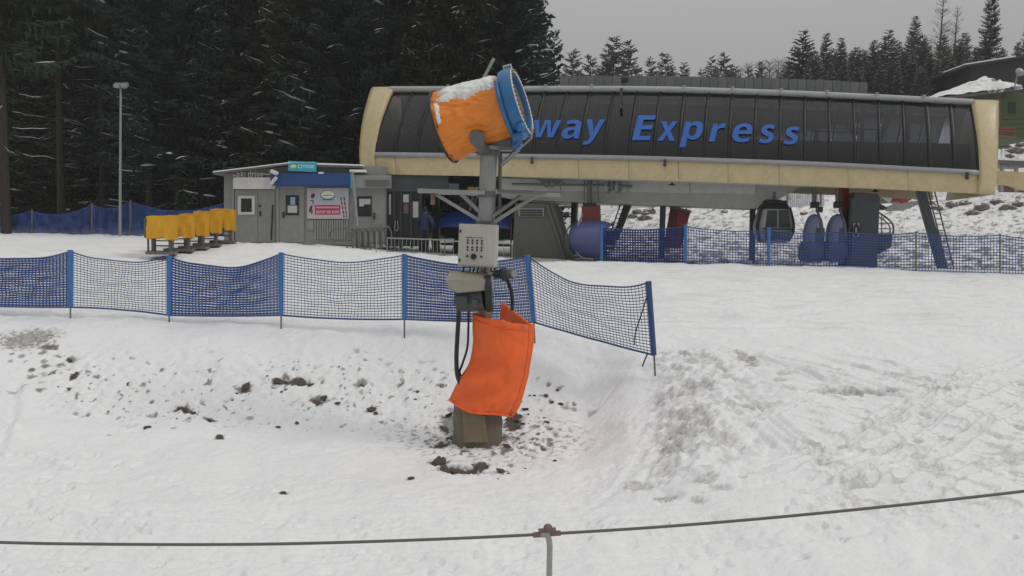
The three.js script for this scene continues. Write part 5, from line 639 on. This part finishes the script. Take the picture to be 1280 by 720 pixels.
{
  const R = rng(33), F = (px, d) => d > 60 ? 'tall dark spruce standing deep inside the forest behind other spruces' : px < 200 ? 'tall dark spruce behind the floodlight pole and dark net' : px < 300 ? 'tall dark spruce behind the yellow covered gates' : px < 450 ? 'tall dark spruce with snowy branches behind the hut roof' : px < 560 ? 'tall dark spruce rising behind the cream station end' : 'tall dark spruce rising behind the orange snow cannon', FL = 'tall dark spruce with bare snowy lower limbs beside the light pole', GL = 'spruces of the dark forest';
  for (const [px, d, k, v] of [[8, 42.6, 'barelow', 0], [78, 47, 'barelow', 1], [188, 46.5, 'barelow', 0], [130, 52, 'barelow', 1], [-70, 46, 'barelow', 1]]) tree(k, v, px, d, { label: FL, group: 'spruces with bare lower limbs', scale: 0.95 + 0.1 * R() });
  const rows = [[47.5, 225, 655, 62], [50.5, 190, 662, 66], [54, -120, 670, 60], [58, -160, 676, 62], [63, -180, 660, 60], [69, -200, 640, 62], [76, -200, 620, 64]];
  rows.forEach(([d, a, b, stp], j) => { for (let px = a + (j % 2) * stp * 0.4; px < b; px += stp * (0.75 + 0.5 * R())) tree('tall', Math.floor(R() * 3), px, d + 1.6 * (R() - 0.5), { label: F(px, d), group: GL, scale: 0.88 + 0.25 * R(), wide: 1.1 + 0.15 * R() }); });
  tree('tall', 0, 668, 54, { label: 'tall spruce at the open end of the dark forest', topY: -26, wide: 0.75 }); tree('slim', 1, 688, 58, { label: 'shorter spruce at the end of the forest edge above the roof', topY: 38, light: true, wide: 0.9 });
  bareTree(41, 652, 52, -55, 'reddish bare larch among the spruces at the forest end', 0.14);
  const far = 'small distant spruce standing on the skyline above the station roof', FG = 'distant spruces on the skyline';
  for (const [px, ty, d] of [[711, 62, 125], [733, 69, 130], [752, 64, 128], [761, 45, 124], [779, 51, 122], [806, 74, 130], [825, 66, 126], [848, 80, 135], [882, 72, 130], [897, 66, 126], [870, 88, 140], [912, 84, 135], [720, 92, 140], [790, 84, 140], [838, 92, 140], [742, 84, 140], [905, 80, 138], [943, 77, 130], [928, 85, 138]]) tree('slim', Math.round(px), px, d, { label: far, group: FG, topY: ty, light: true, wide: 1.5 });
  const HS = 'snow dusted spruce on the hillside behind the station end', HG = 'snow dusted spruces on the hillside';
  for (const [px, ty, d] of [[993, 39, 100], [1022, 41, 104], [1008, 66, 96], [1040, 47, 108], [1060, 58, 98], [1081, 50, 104], [975, 77, 112], [985, 82, 106], [1098, 38, 108], [1120, 58, 96], [1140, 44, 104], [1105, 70, 92], [1075, 74, 92], [1045, 76, 92], [1165, 42, 108], [1185, 50, 100], [1150, 66, 90], [1178, 72, 88], [1205, 58, 104], [1130, 20, 116], [1240, 60, 106], [1258, 52, 112], [1000, 84, 92], [1032, 62, 112], [1052, 66, 114], [1070, 64, 116], [1090, 62, 114], [1112, 52, 116], [1128, 72, 90], [1146, 58, 114], [1160, 74, 86], [1196, 74, 92], [1090, 80, 88], [1062, 84, 88], [1030, 84, 90], [1112, 84, 86], [1140, 84, 84], [1172, 58, 116], [1192, 40, 118], [1215, 50, 118]]) tree('hill', Math.round(px), px, d, { label: HS, group: HG, topY: ty, light: true, wide: 1.6 });
  for (let px = 1000; px < 1235; px += 13) tree('hill', px, px + 5 * R(), 124 + 6 * R(), { label: HS, group: HG, topY: 58 + 24 * R(), light: true, wide: 1.7 });
  tree('tall', 1, 1222, 88, { label: 'tall dark spruce rising above the dark roof', topY: -24, wide: 0.9 }); tree('tall', 0, 1272, 84, { label: 'tall dark spruce right behind the green house', topY: 4, wide: 0.9 });
  bareTree(43, 1160, 98, -12, 'tall bare larch standing over the snow dusted spruces', 0.13); bareTree(44, 1178, 104, 8, 'thin bare birch beside the tall larch', 0.14);
  for (const [px, ty, s] of [[925, 80, 51], [938, 79, 52], [951, 77, 53], [962, 74, 54], [974, 73, 55], [915, 86, 56]]) bareTree(s, px, 118, ty, 'low leafless shrub tree on the skyline beside the spruces', 0.4).userData.group = 'leafless trees on the skyline';
}

// ---------------------------------------------------------------- houses and things on the right hand slope
{
  const D = 62, Q = (px, py, o = 0) => A(px, py, D + o), q = (l, o, th) => slab(l.map(([a, b]) => Q(a, b, o)), V(0, 0, -th));
  const h = thing('green_house', 'green timber house with a snow covered roof', 'house', Q(1275, 172)); part('wall', q([[1250, 118], [1300, 112], [1300, 174], [1250, 172]], 0, 7), M.green, h);
  part('roof', sheet((u, v) => { const a = Q(1168 + u * 98 + 2 * v, lerp(lerp(124, 112, u), lerp(121, 84, u), v), 0).setZ(-(D - 1.2) - v * 5); return a; }, 12, 6, 0.25), M.galvDark, h);
  part('roof_snow', sheet((u, v) => { const e = Math.min(Math.min(u, 1 - u) * 5, Math.min(v, 1 - v) * 4); const bareK = N2(u * 9 + v * 3, v * 2) > 0.35 && u > 0.55 ? -0.25 : 0; const a = Q(1168 + u * 98 + 2 * v, lerp(lerp(124, 112, u), lerp(121, 84, u), v), 0).setZ(-(D - 1.25) - v * 5); a.y += 0.06 + 0.22 * clamp(e) + 0.08 * N2(u * 6, v * 4) + bareK; return a; }, 40, 24), M.snow, h);
  part('window', q([[1261, 128], [1270, 127], [1270, 141], [1261, 141]], -0.05, 0.06), M.pane, h); part('corner_post', q([[1247.5, 117], [1251, 117], [1251, 173], [1248, 173]], -0.08, 0.2), M.wood, h);
  for (let k = 0; k < 5; k++) part('wall_board', q([[1251.5, 144 + k * 6], [1300, 142 + k * 6], [1300, 147.4 + k * 6], [1251.5, 149.4 + k * 6]], -0.04, 0.05), M.green, h);
  const g = new THREE.TorusGeometry(0.28, 0.1, 8, 20); g.translate(...Q(1272, 92, -1.6).toArray()); part('satellite_dish', [new THREE.SphereGeometry(0.42, 18, 8, 0, 6.283, 0, 0.9).rotateX(1.3).translate(...Q(1272, 92, -1.4).toArray()), rod(Q(1272, 92, -1.5), Q(1268, 110, -1.2), 0.05)], M.galv, h);
  const b = thing('dark_house', 'dark timber house with a thin snow line along its roof', 'house', A(1250, 112, 80)), W = (px, py) => A(px, py, 80);
  part('wall', slab([[1213, 84], [1290, 72], [1290, 125], [1213, 125]].map(([a, c]) => W(a, c)), V(0, 0, -7)), M.black, b); part('roof', slab([[1206, 81], [1296, 66], [1296, 69], [1206, 83.5]].map(([a, c]) => A(a, c, 79)), V(0, 0, -9)), M.dark, b); part('roof_snow', slab([[1206, 79.6], [1270, 69.2], [1270, 70.8], [1206, 80.9]].map(([a, c]) => A(a, c, 78.9)), V(0, 0, -4)), M.snow, b);
  const s = thing('log_stack', 'stack of reddish brown planks on the slope below the green house', 'plank stack', A(1258, 178, 56)); for (let k = 0; k < 4; k++) part('plank', beam(A(1243, 160 + k * 3.2, 56), A(1268, 161 + k * 3.2, 56 + 0.1 * k), 0.3, 0.16), k % 2 ? M.wood : M.darkRed, s);
  const c = thing('timber_shelter', 'grey timber shelter frame standing beyond the station end', 'shelter', A(1262, 240, 44)); part('roof', slab([[1246, 200], [1300, 202], [1300, 207], [1246, 205]].map(([a, e]) => A(a, e, 44)), V(0, 0, -2.5)), M.galvDark, c); for (const x of [1252, 1270, 1290]) part('post', beam(A(x, 206, 44.2), A(x, 240, 44.2), 0.16, 0.16), M.galv, c); part('back_wall', slab([[1250, 218], [1300, 220], [1300, 241], [1250, 240]].map(([a, e]) => A(a, e, 46)), V(0, 0, -0.15)), M.wood, c); part('roof_snow', slab([[1247, 198.2], [1300, 200], [1300, 201.9], [1247, 199.9]].map(([a, e]) => A(a, e, 44)), V(0, 0, -2.4)), M.snow, c);
  const cr1 = thing('snow_groomer', 'cream and red machine parked on the slope behind the station', 'snow groomer', A(1122, 258, 46)), K = (l, o, th) => slab(l.map(([a, e]) => A(a, e, 46 + o)), V(0, 0, -th));
  part('cab', K([[1098, 236], [1118, 228], [1122, 234], [1112, 254], [1099, 245]], 0, 1.8), M.box, cr1); part('cab_window', K([[1112, 238], [1119, 237], [1116, 246], [1110, 246]], -0.03, 0.06), M.pane, cr1); part('engine_cover', K([[1124, 236], [1146, 236], [1143, 247], [1132, 254], [1124, 252]], 0.2, 1.5), M.red, cr1); part('track', K([[1096, 252], [1103, 256], [1110, 260], [1104, 262], [1097, 261]], -0.1, 2), M.black, cr1); part('blade', K([[1108, 260], [1120, 255], [1146, 251], [1152, 254], [1130, 263], [1112, 264]], 0.1, 0.4), M.galv, cr1);
  // snow fence far up the slope
  const nf = thing('slope_fence', 'pale grey snow fence standing up the slope behind the station', 'fence', A(990, 258, 50)); for (let k = 0; k < 9; k++) part('post', rod(A(690 + k * 42, 238 - 0 * k, 50), A(690 + k * 42, 262, 50), 0.04), M.galvDark, nf); part('net', strands((u, v) => A(lerp(690, 1030, u), lerp(258, 240, v) + 1.5 * Math.sin(u * 24), 50), 16, 130, 30, 3, 0.03, 0.03), mat(0.4, 0.42, 0.46, 0.8), nf);
  // boulders
  const R = rng(55), geos = [0, 1, 2].map((k) => { const ge = new THREE.IcosahedronGeometry(1, 2), p = ge.attributes.position; for (let i = 0; i < p.count; i++) { const v = V(p.getX(i), p.getY(i), p.getZ(i)); v.multiplyScalar(1 + 0.35 * N3(v.x + k * 7, v.y, v.z) + 0.12 * N3(v.x * 4, v.y * 4, v.z * 4 + k)); p.setXYZ(i, v.x, v.y * 0.7, v.z); } ge.computeVertexNormals(); return ge; });
  const spots = [[800, 268, 0.5], [812, 266, 0.45], [790, 272, 0.35], [806, 274, 0.4], [1228, 262, 0.6], [1190, 258, 0.5], [1206, 256, 0.45], [1170, 262, 0.4], [1215, 268, 0.4], [1245, 254, 0.4], [1260, 262, 0.5], [1272, 256, 0.4], [1160, 256, 0.4], [1100, 262, 0.35], [905, 266, 0.3], [930, 262, 0.35], [1005, 268, 0.3], [1255, 185, 0.5], [1270, 190, 0.6], [1262, 196, 0.4], [1275, 182, 0.4]];
  for (const [x, y, sz] of spots) { const p = ground(x, y); if (-p.z > 90) continue; const m = new THREE.Mesh(geos[Math.floor(R() * 3)], M.rubble); m.name = numbered('boulder'); m.position.set(p.x, p.y + sz * 0.15, p.z); m.rotation.y = R() * 6; const w = sz * (0.8 + 0.5 * R()); m.scale.set(w, sz * 0.8, w); m.castShadow = m.receiveShadow = true; m.userData = { label: 'grey boulder half buried in the dirty snow slope behind station', category: 'boulder', group: 'boulders on the slope' }; scene.add(m); const c2 = new THREE.Mesh(geos[Math.floor(R() * 3)], M.snow); c2.name = 'snow_cover'; c2.position.set(0, 0.32, -0.1); c2.scale.set(0.85, 0.5, 0.85); m.add(c2); }
}

// ---------------------------------------------------------------- person by the barrier
{
  const foot = A(531, 312, 33.9), y0 = Math.max(gy(foot.x, foot.z), foot.y - 0.1), Hh = 1.78;
  const J = { pel: [0, 0.95, 0], wst: [0, 1.1, 0.01], chs: [0, 1.34, 0], nek: [0, 1.5, 0], hip: 0.09, };
  const bones = [[[0, 0.95, 0], [0, 1.12, 0], 0.18, 0.17], [[0, 1.12, 0], [0, 1.36, 0], 0.17, 0.17], [[-0.13, 1.4, 0], [0.13, 1.4, 0], 0.1, 0.1], [[0, 1.42, 0], [0, 1.56, 0.01], 0.07, 0.06], [[0, 1.62, 0.01], [0, 1.69, 0], 0.098, 0.1], [[0, 1.6, 0.06], [0, 1.64, 0.075], 0.05, 0.05]];
  for (const s of [-1, 1]) bones.push([[s * 0.09, 0.93, 0], [s * 0.1, 0.5, 0.01], 0.105, 0.07], [[s * 0.1, 0.5, 0.01], [s * 0.11, 0.09, -0.02], 0.07, 0.055], [[s * 0.11, 0.06, -0.04], [s * 0.12, 0.05, 0.15], 0.055, 0.045], [[s * 0.2, 1.39, 0], [s * 0.33, 1.14, -0.02], 0.085, 0.072], [[s * 0.33, 1.14, -0.02], [s * 0.24, 0.97, 0.17], 0.07, 0.05], [[s * 0.24, 0.97, 0.17], [s * 0.2, 0.93, 0.24], 0.042, 0.035]);
  const N = 84, half = 0.98, mc = new MarchingCubes(N, new THREE.MeshBasicMaterial(), false, false, 80000); mc.isolation = 0;
  const seg = (p, a, b, ra, rb) => { const bx = b[0] - a[0], by = b[1] - a[1], bz = b[2] - a[2], t = clamp(((p[0] - a[0]) * bx + (p[1] - a[1]) * by + (p[2] - a[2]) * bz) / (bx * bx + by * by + bz * bz)); return Math.hypot(p[0] - a[0] - bx * t, p[1] - a[1] - by * t, (p[2] - a[2] - bz * t)) - lerp(ra, rb, t); };
  for (let z = 0; z < N; z++) for (let y = 0; y < N; y++) for (let x = 0; x < N; x++) { const p = [(x / N * 2 - 1) * half, (y / N * 2 - 1) * half + 0.92, (z / N * 2 - 1) * half]; let d = 1; if (Math.abs(p[0]) < 0.46 && Math.abs(p[2]) < 0.4) { d = 9; for (const b of bones) { const e = seg(p, ...b), k = 0.03, h = clamp(0.5 + 0.5 * (d - e) / k); d = lerp(d, e, h) - k * h * (1 - h); } } mc.field[x + y * N + z * N * N] = -d; }
  mc.update(); const cnt = mc.count ?? mc.geometry.drawRange.count, P = mc.positionArray.slice(0, cnt * 3), Nr = mc.normalArray.slice(0, cnt * 3), C = new Float32Array(cnt * 3);
  for (let i = 0; i < cnt; i++) { const x = P[i * 3] * half, y = P[i * 3 + 1] * half + 0.92, z = P[i * 3 + 2] * half; P[i * 3] = x; P[i * 3 + 1] = y; P[i * 3 + 2] = z; let c = y > 1.66 || (y > 1.56 && z < 0.02) ? [0.015, 0.015, 0.018] : y > 1.53 ? [0.42, 0.28, 0.21] : y > 0.86 && !(z > 0.2) ? [0.014, 0.03, 0.075] : z > 0.2 && y > 0.8 ? [0.02, 0.02, 0.02] : y < 0.1 ? [0.02, 0.02, 0.02] : [0.016, 0.017, 0.022]; C.set(c, i * 3); }
  const g = new THREE.BufferGeometry(); g.setAttribute('position', new THREE.BufferAttribute(P, 3)); g.setAttribute('normal', new THREE.BufferAttribute(Nr, 3)); g.setAttribute('color', new THREE.BufferAttribute(C, 3));
  const m = new THREE.Mesh(g, new THREE.MeshStandardMaterial({ vertexColors: true, roughness: 0.85 })); m.name = 'person'; m.position.set(foot.x, y0, foot.z); m.rotation.y = 2.8; m.scale.setScalar(1.07); m.castShadow = m.receiveShadow = true; m.userData = { label: 'person in dark navy jacket standing behind the crowd barrier', category: 'person' }; scene.add(m);
}
scene.fog = new THREE.FogExp2(0x9a9a9a, 0.0008);
console.log('trees', treeCount);
renderer.render(scene, camera);
